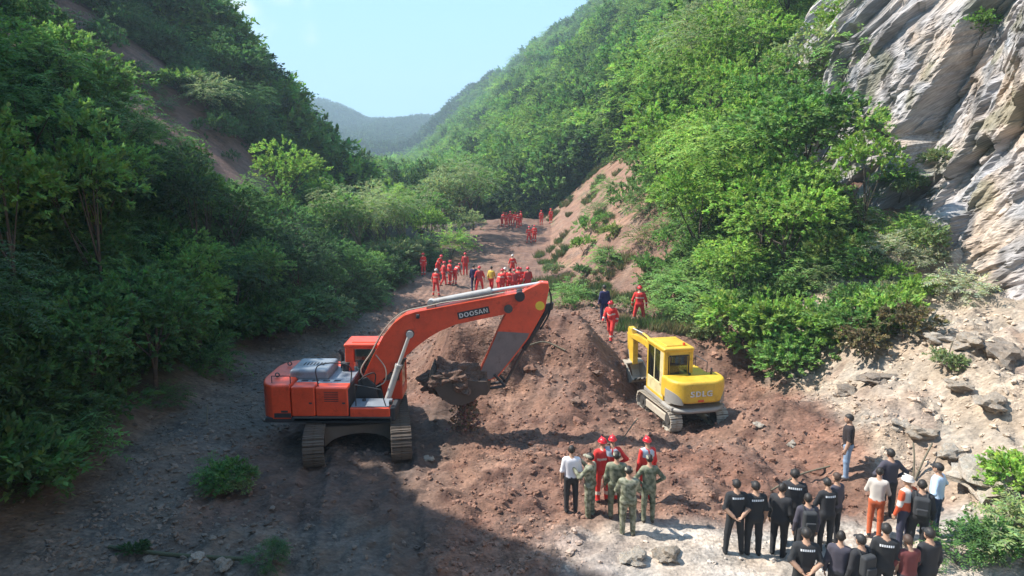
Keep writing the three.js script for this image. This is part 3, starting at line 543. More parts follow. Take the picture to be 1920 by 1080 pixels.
// a crawler track in the x,y plane centred on z: frame with wheels and shoes as its own pieces
function crawler(parent, { half, r, wide, pitch, z, turn, mat, shoeMat }) {
  const fr = [rbox(half * 2, r * 0.9, wide * 0.55, 0, r, 0, 0.04)];
  const t = part('track', fr, mat, parent);
  const wheel = (x, y, R, name) => { const m = part(name, [new THREE.CylinderGeometry(R, R, wide * 0.6, 20).rotateX(Math.PI / 2), new THREE.CylinderGeometry(R * 0.45, R * 0.45, wide * 0.74, 14).rotateX(Math.PI / 2)], M.steel, t); m.position.set(x, y, 0); };
  wheel(-half, r, r * 0.86, 'sprocket'); wheel(half, r, r * 0.86, 'idler'); const nr = Math.round(half * 3.2); for (let i = 0; i < nr; i++) wheel(lerp(-half + r * 1.1, half - r * 1.1, i / (nr - 1)), r * 0.33, r * 0.24, 'roller');
  const loop = 4 * half + 2 * Math.PI * r, n = Math.round(loop / pitch), shoe = join([rbox(pitch * 0.93, 0.035, wide, 0, 0.018, 0, 0.008), rbox(0.025, 0.04, wide * 0.98, -pitch * 0.3, 0.05, 0, 0.006), rbox(0.025, 0.03, wide * 0.98, pitch * 0.12, 0.045, 0, 0.006)]);
  for (let i = 0; i < n; i++) {
    let s = i / n * loop, x, y, a; if (s < 2 * half) { x = -half + s; y = 2 * r; a = 0; } else if (s < 2 * half + Math.PI * r) { const q = (s - 2 * half) / r; x = half + r * Math.sin(q); y = r + r * Math.cos(q); a = -q; } else if (s < 4 * half + Math.PI * r) { x = half - (s - 2 * half - Math.PI * r); y = 0; a = Math.PI; } else { const q = (s - 4 * half - Math.PI * r) / r; x = -half - r * Math.sin(q); y = r - r * Math.cos(q); a = Math.PI - q; }
    const m = new THREE.Mesh(shoe, shoeMat); m.name = 'shoe'; m.position.set(x, y, 0); m.rotation.z = a; t.add(m);
  }
  t.position.set(Math.sin(turn) * z, 0.05, Math.cos(turn) * z); t.rotation.y = turn; return t;
}
function openBox(w, h, d, x, y, z, r, holes, th = 0.06) {   // pillars and rails of a cab as one frame: corner posts, top and bottom rails
  const g = []; for (const sx of [-1, 1]) for (const sz of [-1, 1]) g.push(rbox(th * 1.6, h, th * 1.6, x + sx * (w / 2 - th * .8), y + h / 2, z + sz * (d / 2 - th * .8), 0.03));
  for (const sy of [0, 1]) { for (const sz of [-1, 1]) g.push(rbox(w - 0.05, th * 1.8, th, x, y + (sy ? h - th : th), z + sz * (d / 2 - th / 2 - 0.004), 0.02)); for (const sx of [-1, 1]) g.push(rbox(th, th * 1.8, d - 0.05, x + sx * (w / 2 - th / 2 - 0.004), y + (sy ? h - th : th), z, 0.02)); }
  return g;
}

// ---------------------------------------------------------------- orange excavator (local x forward, z to the operator's right)
{
  const X = -4.83, DD = 20.9, root = thing('orange_excavator', 'large orange crawler excavator swinging a loaded bucket beside the dug heap', 'excavator', [X, -0.02, -DD], 0.0);
  const tt = Math.PI / 2 + 0.19;     // undercarriage points up the valley
  crawler(root, { half: 1.72, r: 0.44, wide: 0.6, pitch: 0.19, z: -1.24, turn: tt, mat: M.track, shoeMat: M.track });
  crawler(root, { half: 1.72, r: 0.44, wide: 0.6, pitch: 0.19, z: 1.24, turn: tt, mat: M.track, shoeMat: M.track });
  { // frame between the tracks: arched legs and a round bearing
    const arch = new THREE.Shape(); arch.moveTo(-1.0, 0.28); arch.lineTo(-1.0, 0.86); arch.lineTo(1.0, 0.86); arch.lineTo(1.0, 0.28); arch.quadraticCurveTo(0.75, 0.62, 0, 0.64); arch.quadraticCurveTo(-0.75, 0.62, -1.0, 0.28);
    const g = (z) => new THREE.ExtrudeGeometry(arch, { depth: 0.5, bevelEnabled: true, bevelSize: 0.02, bevelThickness: 0.02, bevelSegments: 1 }).rotateY(Math.PI / 2).translate(z - 0.25, 0, 0);
    const u = part('undercarriage', [g(-0.85), g(0.85), rbox(1.7, 0.22, 1.5, 0, 0.74, 0, 0.04)], M.track, root); u.rotation.y = tt;
    part('swing_bearing', [new THREE.CylinderGeometry(0.72, 0.72, 0.16, 36).translate(0, 0.97, 0)], M.steel, root);
  }
  part('deck', [rbox(3.75, 0.16, 2.66, -0.62, 1.13, 0, 0.03), rbox(1.3, 0.14, 2.5, -0.2, 1.06, 0, 0.02)], M.dark, root);
  // counterweight with rounded corners
  { const s = new THREE.Shape(); s.moveTo(-1.72, -1.33); s.lineTo(-2.25, -1.33); s.quadraticCurveTo(-2.62, -1.22, -2.7, -0.55); s.lineTo(-2.7, 0.55); s.quadraticCurveTo(-2.62, 1.22, -2.25, 1.33); s.lineTo(-1.72, 1.33); s.closePath();
    const cw = part('counterweight', [new THREE.ExtrudeGeometry(s, { depth: 0.96, bevelEnabled: true, bevelSize: 0.06, bevelThickness: 0.08, bevelOffset: -0.06, bevelSegments: 3, curveSegments: 10 }).rotateX(Math.PI / 2).translate(0, 2.13, 0)], M.orange, root);
    // scrape and recess low on the near corner
    part('recess', [rbox(0.5, 0.14, 0.02, -1.96, 1.28, 1.335, 0.009), rbox(0.2, 0.06, 0.02, -1.9, 1.40, 1.338, 0.009)], M.dark, cw); part('hook', [new THREE.TorusGeometry(0.06, 0.02, 6, 12).translate(-2.3, 2.3, 0.6)], M.steel, cw); part('hook', [new THREE.TorusGeometry(0.06, 0.02, 6, 12).translate(-2.3, 2.3, -0.6)], M.steel, cw); }
  // near side panels
  const sideDoor = (x0, x1, y0, y1) => { const p = part('side_panel', [rbox(x1 - x0 - 0.014, y1 - y0, 0.5, (x0 + x1) / 2, (y0 + y1) / 2, 1.08, 0.05)], M.orange, root); part('latch', [rbox(0.09, 0.05, 0.02, x1 - 0.14, y0 + 0.42, 1.338, 0.008)], M.dark, p); return p; };
  sideDoor(-1.7, -0.98, 1.24, 2.16); sideDoor(-0.98, 0.0, 1.24, 2.13);
  part('side_panel', [rbox(1.6, 0.92, 0.5, -0.9, 1.7, -1.08, 0.05)], M.orange, root);
  part('rear_deck', [rbox(1.66, 0.1, 1.7, -0.86, 2.09, 0, 0.03)], M.grey, root);
  const hood = part('hood', [rbox(1.2, 0.34, 1.35, -1.36, 2.27, -0.12, 0.1)], M.grey, root);
  for (let i = 0; i < 7; i++) part('vent_slot', [rbox(0.05, 0.02, 0.3, -1.65 + i * 0.1, 2.435, -0.1, 0.006)], M.dark, hood);
  for (let i = 0; i < 4; i++) part('vent_slot', [rbox(0.2, 0.015, 0.12, -1.45 + i * 0.33, 2.143, 0.68, 0.006)], M.dark, hood);
  part('exhaust', [rod(V(-0.62, 2.1, -0.65), V(-0.62, 2.62, -0.65), 0.06), rod(V(-0.62, 2.6, -0.65), V(-0.72, 2.72, -0.65), 0.055)], M.dark, root);
  part('air_filter', [rod(V(-0.45, 2.12, -0.35), V(-0.45, 2.38, -0.35), 0.11), rod(V(-0.45, 2.36, -0.35), V(-0.45, 2.42, -0.35), 0.15)], M.dark, root);
  for (let i = 0; i < 6; i++) part('grille_slot', [rbox(0.42, 0.022, 0.012, -0.5, 1.72 + i * 0.055, 1.334, 0.005)], M.dark, root);
  part('handrail', [rod(V(-2.3, 2.2, 1.1), V(-2.3, 2.42, 1.1), 0.014), rod(V(-2.3, 2.42, 1.1), V(-1.75, 2.42, 1.1), 0.014), rod(V(-1.75, 2.42, 1.1), V(-1.75, 2.14, 1.1), 0.014)], M.dark, root);
  part('fuel_cap', [rod(V(0.35, 1.54, 0.8), V(0.35, 1.6, 0.8), 0.06)], M.dark, root);
  part('work_lamp', [rbox(0.1, 0.12, 0.14, 1.98, 4.06, 0.33, 0.02)], M.dark, root); part('work_lamp', [rbox(0.1, 0.12, 0.14, 1.22, 1.62, 1.15, 0.02)], M.dark, root);
  // front box on the near side with its step
  part('front_box', [rbox(1.2, 0.3, 0.78, 0.62, 1.36, 0.94, 0.05)], M.orange, root); part('step_plate', [rbox(1.12, 0.03, 0.7, 0.62, 1.53, 0.93, 0.01)], M.grey, root);
  part('front_bumper', [rbox(0.16, 0.42, 0.74, 1.29, 1.3, 0.94, 0.04)], M.dark, root);
  part('skirt', [rbox(2.9, 0.16, 0.06, -0.2, 1.16, 1.30, 0.02)], M.steel, root);
  const rail = (pts, r = 0.018) => tube(pts, r, 24, 6);
  part('handrail', [rail([[0.05, 2.1, 1.2], [0.05, 2.75, 1.2], [-0.9, 2.75, 1.2], [-0.9, 2.1, 1.2]].flatMap((p, i, a) => i ? [p] : [p]))], M.dark, root).visible = true;
  part('handrail', [rod(V(0.2, 1.5, 1.25), V(0.2, 2.2, 1.25), 0.017), rod(V(0.2, 2.2, 1.25), V(0.95, 2.05, 1.25), 0.017), rod(V(0.95, 2.05, 1.25), V(1.1, 1.5, 1.25), 0.017)], M.dark, root);
  // swing centre with hose bundle
  for (const s of [-1, 1]) part('boom_bracket', [plate([[-0.1, 1.2], [0.75, 1.2], [0.62, 1.9], [0.35, 2.15], [0.1, 2.05]], 0.09, s * 0.33)], M.dark, root);
  part('engine_bulkhead', [rbox(0.12, 0.86, 2.0, -0.06, 1.65, 0.3, 0.03)], M.dark, root);
  // cab
  { const cx = 0.44, cz = -0.84, cab = part('cab', openBox(1.78, 1.76, 1.0, cx, 1.2, cz, 0.05), M.orange, root);
    part('cab_roof', [rbox(1.84, 0.12, 1.06, cx, 2.96, cz, 0.055), rbox(1.2, 0.06, 0.7, cx - 0.1, 3.02, cz, 0.03)], M.orange, cab);
    part('cab_lower_panel', [rbox(1.72, 0.62, 0.05, cx, 1.5, cz + 0.485, 0.02), rbox(1.72, 0.62, 0.05, cx, 1.5, cz - 0.485, 0.02), rbox(0.05, 0.62, 0.92, cx - 0.86, 1.5, cz, 0.02), rbox(0.05, 0.3, 0.92, cx + 0.86, 1.36, cz, 0.02)], M.orange, cab);
    part('cab_rear_corner', [rbox(0.26, 1.7, 0.06, cx - 0.75, 2.06, cz + 0.472, 0.03)], M.orange, cab);
    part('window', [rbox(1.36, 1.0, 0.012, cx + 0.1, 2.33, cz + 0.47, 0.004)], M.glass, cab); part('window', [rbox(0.012, 0.98, 0.8, cx - 0.855, 2.33, cz, 0.004)], M.glass, cab); part('window', [rbox(0.012, 1.24, 0.84, cx + 0.86, 2.17, cz, 0.004)], M.glass, cab); part('window', [rbox(1.5, 1.0, 0.012, cx, 2.33, cz - 0.47, 0.004)], M.glass, cab);
    part('operator_seat', [rbox(0.5, 0.14, 0.5, cx - 0.2, 1.72, cz, 0.05), rbox(0.14, 0.7, 0.48, cx - 0.5, 2.05, cz, 0.06)], M.seat, cab);
    part('mirror', [rod(V(cx + 0.9, 2.3, cz - 0.52), V(cx + 1.0, 2.45, cz - 0.62), 0.012), rbox(0.03, 0.24, 0.15, cx + 1.0, 2.5, cz - 0.64, 0.012)], M.dark, cab); }
  // boom
  const boomPts = [[0.2, 1.86], [0.235, 2.12], [0.55, 2.78], [0.9, 3.42], [1.22, 3.82], [1.56, 4.07], [1.9, 4.18], [2.4, 4.27], [3.6, 4.5], [4.78, 4.72], [5.12, 4.78], [5.24, 4.68], [5.15, 4.52], [4.72, 4.12], [3.9, 3.95], [3.11, 3.78], [2.6, 3.56], [2.27, 3.36], [1.9, 3.08], [1.5, 2.72], [1.1, 2.3], [0.73, 1.93], [0.5, 1.76], [0.3, 1.76]];
  const boom = part('boom', [plate(boomPts, 0.5, 0, 0.03)], M.orange, root);
  part('boom_flange', [plate(boomPts.slice(1, 11).map(([x, y]) => [x, y + 0.012]).concat(boomPts.slice(1, 11).reverse().map(([x, y]) => [x + 0.03, y - 0.03])), 0.58, 0, 0.008)], M.orange, boom);
  part('pivot_boss', [new THREE.CylinderGeometry(0.13, 0.13, 0.62, 20).rotateX(Math.PI / 2).translate(1.72, 3.50, 0)], M.steel, boom);
  { const a = Math.atan2(4.20 - 3.98, 4.16 - 3.12); // name plate and letters on both sides
    for (const s of [1, -1]) { const pl = part('name_plate', [rbox(0.98, 0.22, 0.01, 0, 0, 0, 0.004)], M.dark, boom); pl.position.set(3.66, 4.15, s * 0.254); pl.rotation.set(0, 0, a); const tx = part('brand_lettering', [lettering('DOOSAN', 0.135, 0.01).scale(1.18, 1, 1)], M.white, boom); tx.position.set(3.66, 4.15, s * 0.26); if (s < 0) tx.rotation.set(0, Math.PI, -a); else tx.rotation.set(0, 0, a); } }
  for (const s of [-1, 1]) { const c = part('boom_cylinder', [rod(V(0.95, 1.34, s * 0.42), V(1.36, 2.55, s * 0.37), 0.095, 0.095, 16), new THREE.CylinderGeometry(0.1, 0.1, 0.12, 14).rotateX(Math.PI / 2).translate(0.95, 1.34, s * 0.42), rod(V(1.34, 2.47, s * 0.37), V(1.37, 2.56, s * 0.37), 0.115, 0.115, 16)], s > 0 ? M.rodgrey : M.dark, root); part('cylinder_rod', [rod(V(1.36, 2.55, s * 0.37), V(1.70, 3.46, s * 0.34), 0.055), new THREE.CylinderGeometry(0.11, 0.11, 0.1, 14).rotateX(Math.PI / 2).translate(1.72, 3.5, s * 0.35)], M.chrome, c); }
  { const a = V(2.35, 4.42, 0), m = V(4.2, 4.78, 0), b = V(5.78, 5.03, 0), c = part('arm_cylinder', [rod(a, m, 0.105, 0.105, 18), new THREE.CylinderGeometry(0.11, 0.11, 0.3, 14).rotateX(Math.PI / 2).translate(a.x, a.y, 0), rod(V(4.1, 4.76, 0), m, 0.125, 0.125, 18), plate([[2.2, 4.2], [2.5, 4.26], [2.42, 4.5], [2.28, 4.5]], 0.05, 0.13), plate([[2.2, 4.2], [2.5, 4.26], [2.42, 4.5], [2.28, 4.5]], 0.05, -0.13)], M.rodgrey, root); part('cylinder_rod', [rod(m, b, 0.06)], M.chrome, c); }
  for (const [z, o] of [[0.2, 0.05], [0.14, 0.07], [-0.15, 0.06], [-0.2, 0.05]]) part('hose', [tube([[0.3, 2.0, z], [0.15, 2.3, z], [0.5, 2.85 + o, z], [0.86, 3.48 + o, z], [1.2, 3.88 + o, z], [1.56, 4.13 + o, z], [2.2, 4.28 + o, z], [2.7, 4.4 + o, z], [3.6, 4.53 + o, z], [4.6, 4.72 + o, z]], 0.021, 60, 6)], z > 0.15 ? M.dusty : M.rubber, boom);
  part('hose', [tube([[0.4, 1.6, 0.25], [0.2, 2.1, 0.45], [0.62, 2.3, 0.42], [0.55, 1.7, 0.3]], 0.022, 24, 6)], M.rubber, boom); part('hose', [tube([[0.65, 2.85, 0.3], [0.95, 2.4, 0.34], [0.9, 2.0, 0.34], [0.6, 1.8, 0.3]], 0.018, 24, 6)], M.dusty, boom);
  // arm
  const arm = part('arm', [plate([[5.93, 5.06], [5.96, 4.9], [5.82, 4.2], [5.34, 3.33], [4.80, 2.6], [4.40, 2.1], [4.12, 1.98], [3.86, 2.02], [3.78, 2.2], [4.02, 2.72], [4.44, 3.72], [4.72, 4.3], [4.9, 4.62], [5.25, 4.86], [5.7, 5.08]], 0.4, 0, 0.03)], M.orange, root);
  part('arm_wear_plate', [plate([[5.36, 3.5], [5.29, 3.33], [4.77, 2.63], [4.38, 2.14], [4.13, 2.02], [3.88, 2.06], [3.82, 2.2], [4.05, 2.72], [4.40, 3.56]], 0.416, 0, 0.01)], M.armgrey, arm);
  part('arm_pin', [new THREE.CylinderGeometry(0.15, 0.15, 0.66, 20).rotateX(Math.PI / 2).translate(5.07, 4.66, 0)], M.dark, arm); part('arm_pin', [new THREE.CylinderGeometry(0.13, 0.13, 0.62, 20).rotateX(Math.PI / 2).translate(4.72, 4.28, 0)], M.steel, arm);
  part('round_sticker', [new THREE.CylinderGeometry(0.14, 0.14, 0.008, 24).rotateX(Math.PI / 2).translate(5.68, 4.36, 0.203)], M.sticker, arm);
  part('hose', [tube([[5.9, 5.0, 0.12], [6.02, 4.6, 0.14], [5.96, 4.1, 0.14], [5.7, 3.6, 0.14]], 0.03, 20, 6)], M.rubber, arm);
  { const c = part('bucket_cylinder', [rod(V(5.98, 4.32, 0), V(5.2, 2.94, 0), 0.085, 0.085, 16), plate([[5.82, 4.35], [6.1, 4.42], [6.08, 4.22], [5.84, 4.1]], 0.2, 0)], M.dark, root); part('cylinder_rod', [rod(V(5.2, 2.94, 0), V(4.62, 1.84, 0), 0.05)], M.steel, c); }
  for (const s of [-1, 1]) { part('link', [rod(V(4.28, 2.2, s * 0.24), V(4.62, 1.82, s * 0.24), 0.045), rod(V(4.62, 1.82, s * 0.24), V(4.12, 1.74, s * 0.2), 0.045)], M.dark, root); }
  // bucket
  { const pts = [[2.36, 2.26], [2.42, 1.98], [2.62, 1.6], [2.95, 1.36], [3.3, 1.32], [3.62, 1.46], [3.86, 1.66], [4.06, 1.66], [4.16, 1.82], [4.05, 2.1], [3.86, 2.1]], inner = [[3.78, 2.0], [3.8, 1.78], [3.58, 1.58], [3.3, 1.42], [2.98, 1.45], [2.7, 1.68], [2.5, 2.02], [2.44, 2.28]];
    const b = part('bucket', [plate(pts.concat(inner), 1.16, 0, 0.01), plate(pts, 0.05, 0.6, 0.008), plate(pts, 0.05, -0.6, 0.008)], M.bucket, root);
    for (let i = 0; i < 5; i++) part('tooth', [plate([[2.30, 2.2], [2.48, 2.22], [2.42, 2.42], [2.36, 2.5]], 0.09, -0.5 + i * 0.25, 0.012)], M.steel, b);
    const soil = lump(14, 0.5, 0.72, 61), sp = soil.attributes.position; for (let i = 0; i < sp.count; i++) { const v = V(sp.getX(i), sp.getY(i), sp.getZ(i)), k = 1 + 0.22 * fbm(v.x * 4, v.y * 4, 4, v.z * 4); sp.setXYZ(i, v.x * k, v.y * k, v.z * k); }
    soil.scale(0.84, 0.8, 0.62).rotateZ(0.12).translate(3.04, 2.0, 0); soil.computeVertexNormals(); part('soil_load', [soil], new THREE.MeshStandardMaterial({ color: new THREE.Color(0.23, 0.135, 0.098), roughness: 0.97, map: soilNoise, bumpMap: soilBump, bumpScale: 0.06 }), b); }
  // earth spilling from the bucket
  { const it = []; for (let i = 0; i < 1100; i++) { const k = rnd() ** 0.8, s = 0.015 + 0.06 * rnd() ** 4; it.push({ p: [X + 3.35 + (rnd() + rnd() - 1) * (0.28 + 0.5 * (1 - k)), 0.1 + 1.35 * k, -DD + (rnd() + rnd() - 1) * 0.55], r: rr(0, 6.28), tx: rr(-1, 1), s: [s, s, s], c: [0.17, 0.10, 0.075].map((q) => q * rr(0.7, 1.3)) }); } instanced('falling_soil', lump(1, 0.6, 0.9, 5), clodMat, it, 'brown earth spilling down from the loaded bucket', 'soil'); }
}

// ---------------------------------------------------------------- yellow excavator
{
  const X = 5.75, DD = 22.6, root = thing('yellow_excavator', 'small yellow crawler excavator seen from behind on the brown debris', 'excavator', [X, height(X, DD) + 0.02, -DD], Math.PI / 2 + 0.2);
  const tt = 0.04;
  crawler(root, { half: 1.0, r: 0.3, wide: 0.42, pitch: 0.135, z: -0.82, turn: tt, mat: M.dusty, shoeMat: M.dusty });
  crawler(root, { half: 1.0, r: 0.3, wide: 0.42, pitch: 0.135, z: 0.82, turn: tt, mat: M.dusty, shoeMat: M.dusty });
  part('undercarriage', [rbox(1.3, 0.3, 1.3, 0, 0.48, 0, 0.05), new THREE.CylinderGeometry(0.45, 0.45, 0.12, 28).translate(0, 0.68, 0)], M.track, root);
  part('dozer_blade', [plate([[1.5, 0.1], [1.56, 0.1], [1.62, 0.3], [1.56, 0.5], [1.5, 0.5]], 1.9, 0, 0.01), rod(V(0.7, 0.4, 0.35), V(1.52, 0.3, 0.35), 0.05), rod(V(0.7, 0.4, -0.35), V(1.52, 0.3, -0.35), 0.05)], M.dusty, root);
  part('deck', [rbox(2.3, 0.14, 1.86, -0.12, 0.8, 0, 0.03)], M.putty, root);
  { const s = new THREE.Shape(); s.moveTo(-0.55, -0.98); s.lineTo(-0.95, -0.98); s.quadraticCurveTo(-1.5, -0.9, -1.56, -0.4); s.lineTo(-1.56, 0.4); s.quadraticCurveTo(-1.5, 0.9, -0.95, 0.98); s.lineTo(-0.55, 0.98); s.closePath();
    const body = (h, y, grow = 0) => new THREE.ExtrudeGeometry(s, { depth: h, bevelEnabled: true, bevelSize: 0.09, bevelThickness: 0.1, bevelOffset: -0.09 + grow, bevelSegments: 4, curveSegments: 12 }).rotateX(Math.PI / 2).translate(0, y, 0);
    const cw = part('counterweight', [body(0.52, 1.66)], M.yellow, root);
    part('lower_band', [body(0.0, 0.98, 0.0).scale(1.0, 0.8, 1.0)], M.putty, root);
    // dark corner covers hugging the rounded rear corners
    for (const e of [-1, 1]) {   // putty corner covers hugging the rounded rear corners
      const P = [], I = [], n = 12; for (let i = 0; i <= n; i++) { const q = -0.1 + i / n * 0.85, w = 1 - q, x = q < 0 ? -0.95 - q * 0.8 : w * w * -0.95 + 2 * q * w * -1.5 + q * q * -1.56, z = q < 0 ? 0.98 : w * w * 0.98 + 2 * q * w * 0.9 + q * q * 0.4, h = 0.42 * Math.sqrt(Math.max(0.004, 1 - (i / n) ** 2.4)), L = Math.hypot(x + 0.6, z); for (const o of [0.014, -0.05]) for (const y of [1.0, 1.0 + h]) P.push(x + (x + 0.6) / L * o, y, e * (z + z / L * o)); }
      for (let i = 0; i < n; i++) { const a = i * 4, b = a + 4; I.push(a, b, b + 1, a, b + 1, a + 1, a + 1, b + 1, b + 3, a + 1, b + 3, a + 3); }
      const g = new THREE.BufferGeometry(); g.setAttribute('position', new THREE.Float32BufferAttribute(P, 3)); g.setIndex(e > 0 ? I : I.map((v, k) => I[k - (k % 3) + [0, 2, 1][k % 3]])); const f = g.toNonIndexed(); f.computeVertexNormals(); part('corner_cover', [f], M.putty, cw);
    }
    const t = part('brand_lettering', [lettering('SDLG', 0.18, 0.012).scale(1.25, 1, 1)], M.white, cw); t.position.set(-1.57, 1.38, -0.06); t.rotation.y = -Math.PI / 2;
    part('hood_hinge', [rbox(0.1, 0.08, 0.06, -0.75, 1.78, -0.1, 0.015)], M.dark, cw); part('rear_lamp', [rbox(0.02, 0.07, 0.2, -1.562, 1.14, -0.06, 0.008)], M.orange, cw); }
  part('side_panel', [rbox(1.5, 0.72, 0.9, 0.2, 1.2, 0.5, 0.08)], M.yellow, root);
  { const cx = 0.12, cz = -0.42, w = 1.45, d = 1.02, y0 = 0.86, h = 1.72, cab = part('cab', openBox(w, h, d, cx, y0, cz, 0.05), M.yellow, root);
    part('cab_roof', [rbox(w + 0.06, 0.13, d + 0.06, cx, y0 + h, cz, 0.06), rbox(w * 0.7, 0.05, d * 0.7, cx, y0 + h + 0.075, cz, 0.025)], M.yellow, cab);
    const bx = cx - w / 2 + 0.03; part('cab_rear_wall', [rbox(0.05, 0.72, d - 0.06, bx, y0 + 0.4, cz, 0.02), rbox(0.05, 0.9, 0.16, bx, y0 + 1.2, cz - d / 2 + 0.12, 0.02), rbox(0.05, 0.9, 0.16, bx, y0 + 1.2, cz + d / 2 - 0.12, 0.02), rbox(0.05, 0.14, d - 0.06, bx, y0 + h - 0.13, cz, 0.02)], M.yellow, cab);
    const rw = part('rear_window', [rbox(0.012, 0.66, 0.68, bx - 0.012, y0 + 1.19, cz, 0.004)], M.glass, cab); part('window_seal', [tube([[bx - 0.028, y0 + 0.86, cz - 0.35], [bx - 0.028, y0 + 1.52, cz - 0.35], [bx - 0.028, y0 + 1.52, cz + 0.35], [bx - 0.028, y0 + 0.86, cz + 0.35], [bx - 0.028, y0 + 0.86, cz - 0.35]].flatMap((p, i, a) => i < a.length - 1 ? [p, p.map((v, k) => lerp(v, a[i + 1][k], 0.08)), p.map((v, k) => lerp(v, a[i + 1][k], 0.92))] : [p]), 0.022, 60, 6)], M.rubber, cab);
    const sz = cz - d / 2 + 0.035; part('cab_door', [rbox(w - 0.16, 0.46, 0.05, cx, y0 + 0.3, sz, 0.02), rbox(0.07, 1.2, 0.05, cx + 0.1, y0 + 1.05, sz, 0.02), rbox(0.3, 1.2, 0.05, cx - 0.5, y0 + 1.05, sz, 0.02)], M.paleyellow, cab);
    part('window', [rbox(0.56, 1.06, 0.012, cx + 0.38, y0 + 1.07, sz - 0.01, 0.004)], M.glass, cab); part('window', [rbox(0.4, 1.06, 0.012, cx - 0.15, y0 + 1.07, sz - 0.01, 0.004)], M.glass, cab); part('window', [rbox(0.012, 1.2, 0.86, cx + w / 2 - 0.03, y0 + 1.0, cz, 0.004)], M.glass, cab); part('window', [rbox(1.2, 0.8, 0.012, cx, y0 + 1.2, cz + d / 2 - 0.03, 0.004)], M.glass, cab);
    part('operator_seat', [rbox(0.45, 0.14, 0.45, cx - 0.05, y0 + 0.55, cz, 0.05), rbox(0.12, 0.6, 0.44, cx - 0.3, y0 + 0.85, cz, 0.05)], M.seat, cab); part('door_handle', [rod(V(cx - 0.36, y0 + 0.75, sz - 0.05), V(cx - 0.36, y0 + 0.95, sz - 0.05), 0.012)], M.dark, cab); }
  for (let i = 0; i < 5; i++) part('grille_slot', [rbox(0.3, 0.02, 0.014, 0.1, 1.05 + i * 0.06, 0.955, 0.005)], M.dark, root);
  part('handrail', [rod(V(0.75, 1.55, 0.85), V(0.75, 1.95, 0.85), 0.014), rod(V(0.75, 1.95, 0.85), V(-0.1, 1.95, 0.85), 0.014), rod(V(-0.1, 1.95, 0.85), V(-0.1, 1.55, 0.85), 0.014)], M.dark, root);
  part('exhaust', [rod(V(-0.85, 1.7, 0.62), V(-0.85, 1.98, 0.62), 0.035)], M.dark, root);
  part('hood_seam', [rbox(0.012, 0.012, 1.5, -0.72, 1.662, 0, 0.004), rbox(0.75, 0.012, 0.012, -1.1, 1.662, 0.35, 0.004)], M.dark, root);
  for (const z of [0.1, -0.1]) { const h = part('hose', [tube([[0.75, 1.25, z], [0.9, 1.85, z], [1.25, 2.32, z], [1.65, 2.62, z], [2.3, 2.84, z], [3.0, 2.86, z]], 0.016, 40, 6)], M.rubber, root); h.rotation.y = 0.16; h.position.set(-0.1, 0.27, 0); h.scale.y = 0.72; }
  part('beacon', [rod(V(-0.35, 2.66, -0.15), V(-0.35, 2.74, -0.15), 0.05, 0.04)], M.orange, root);
  // boom ahead of the cab, swung towards the operator's left
  const by = 0.02, fold = (mesh, y = by) => { mesh.rotation.y = y; return mesh; };
  const bp = [[0.7, 0.95], [0.66, 1.2], [0.95, 1.75], [1.25, 2.2], [1.6, 2.5], [2.0, 2.68], [2.5, 2.78], [3.1, 2.74], [3.3, 2.66], [3.28, 2.48], [2.8, 2.46], [2.3, 2.4], [1.9, 2.24], [1.6, 1.92], [1.3, 1.4], [1.0, 0.95]];
  const boom = part('boom', [plate(bp, 0.28, 0, 0.02)], M.yellow, root); part('boom_bracket', [rbox(0.5, 0.5, 0.4, 0.85, 0.9, 0, 0.06)], M.putty, root);
  const bc = part('boom_cylinder', [rod(V(1.15, 0.8, 0), V(1.75, 1.7, 0), 0.06)], M.dark, root); part('cylinder_rod', [rod(V(1.75, 1.7, 0), V(2.05, 2.24, 0), 0.032)], M.chrome, bc);
  const ac = part('arm_cylinder', [rod(V(1.7, 2.66, 0), V(2.6, 2.92, 0), 0.055)], M.yellow, root); part('cylinder_rod', [rod(V(2.6, 2.92, 0), V(3.42, 2.95, 0), 0.03)], M.chrome, ac);
  const arm = part('arm', [plate([[3.5, 3.02], [3.56, 2.86], [3.52, 2.3], [3.4, 1.5], [3.32, 1.05], [3.2, 1.02], [3.1, 1.1], [3.12, 2.2], [3.16, 2.6], [3.3, 2.96]], 0.22, 0, 0.02)], M.yellow, root);
  const kc = part('bucket_cylinder', [rod(V(3.66, 2.6, 0), V(3.6, 1.75, 0), 0.05), rbox(0.2, 0.14, 0.14, 3.58, 2.6, 0, 0.03)], M.yellow, root); part('cylinder_rod', [rod(V(3.6, 1.75, 0), V(3.5, 1.2, 0), 0.03)], M.chrome, kc);
  const pts = [[3.14, 1.12], [3.4, 1.2], [3.52, 0.98], [3.5, 0.72], [3.34, 0.48], [3.06, 0.40], [2.78, 0.46], [2.62, 0.62]], inner = [[2.68, 0.66], [2.82, 0.53], [3.06, 0.47], [3.3, 0.55], [3.43, 0.75], [3.4, 0.98], [3.16, 1.06]];
  const b = part('bucket', [plate(pts.concat(inner), 0.72, 0, 0.008), plate(pts, 0.035, 0.37, 0.006), plate(pts, 0.035, -0.37, 0.006)], M.dusty, root); for (let i = 0; i < 4; i++) part('tooth', [plate([[2.62, 0.58], [2.72, 0.62], [2.5, 0.72]], 0.06, -0.28 + i * 0.187, 0.006)], M.steel, b);
  for (const m of [boom, bc, ac, arm, kc, b]) { m.rotation.y = 0.16; m.position.x -= 0.1; if (m !== b) { m.scale.y = 0.72; m.position.y = 0.27; } }
}

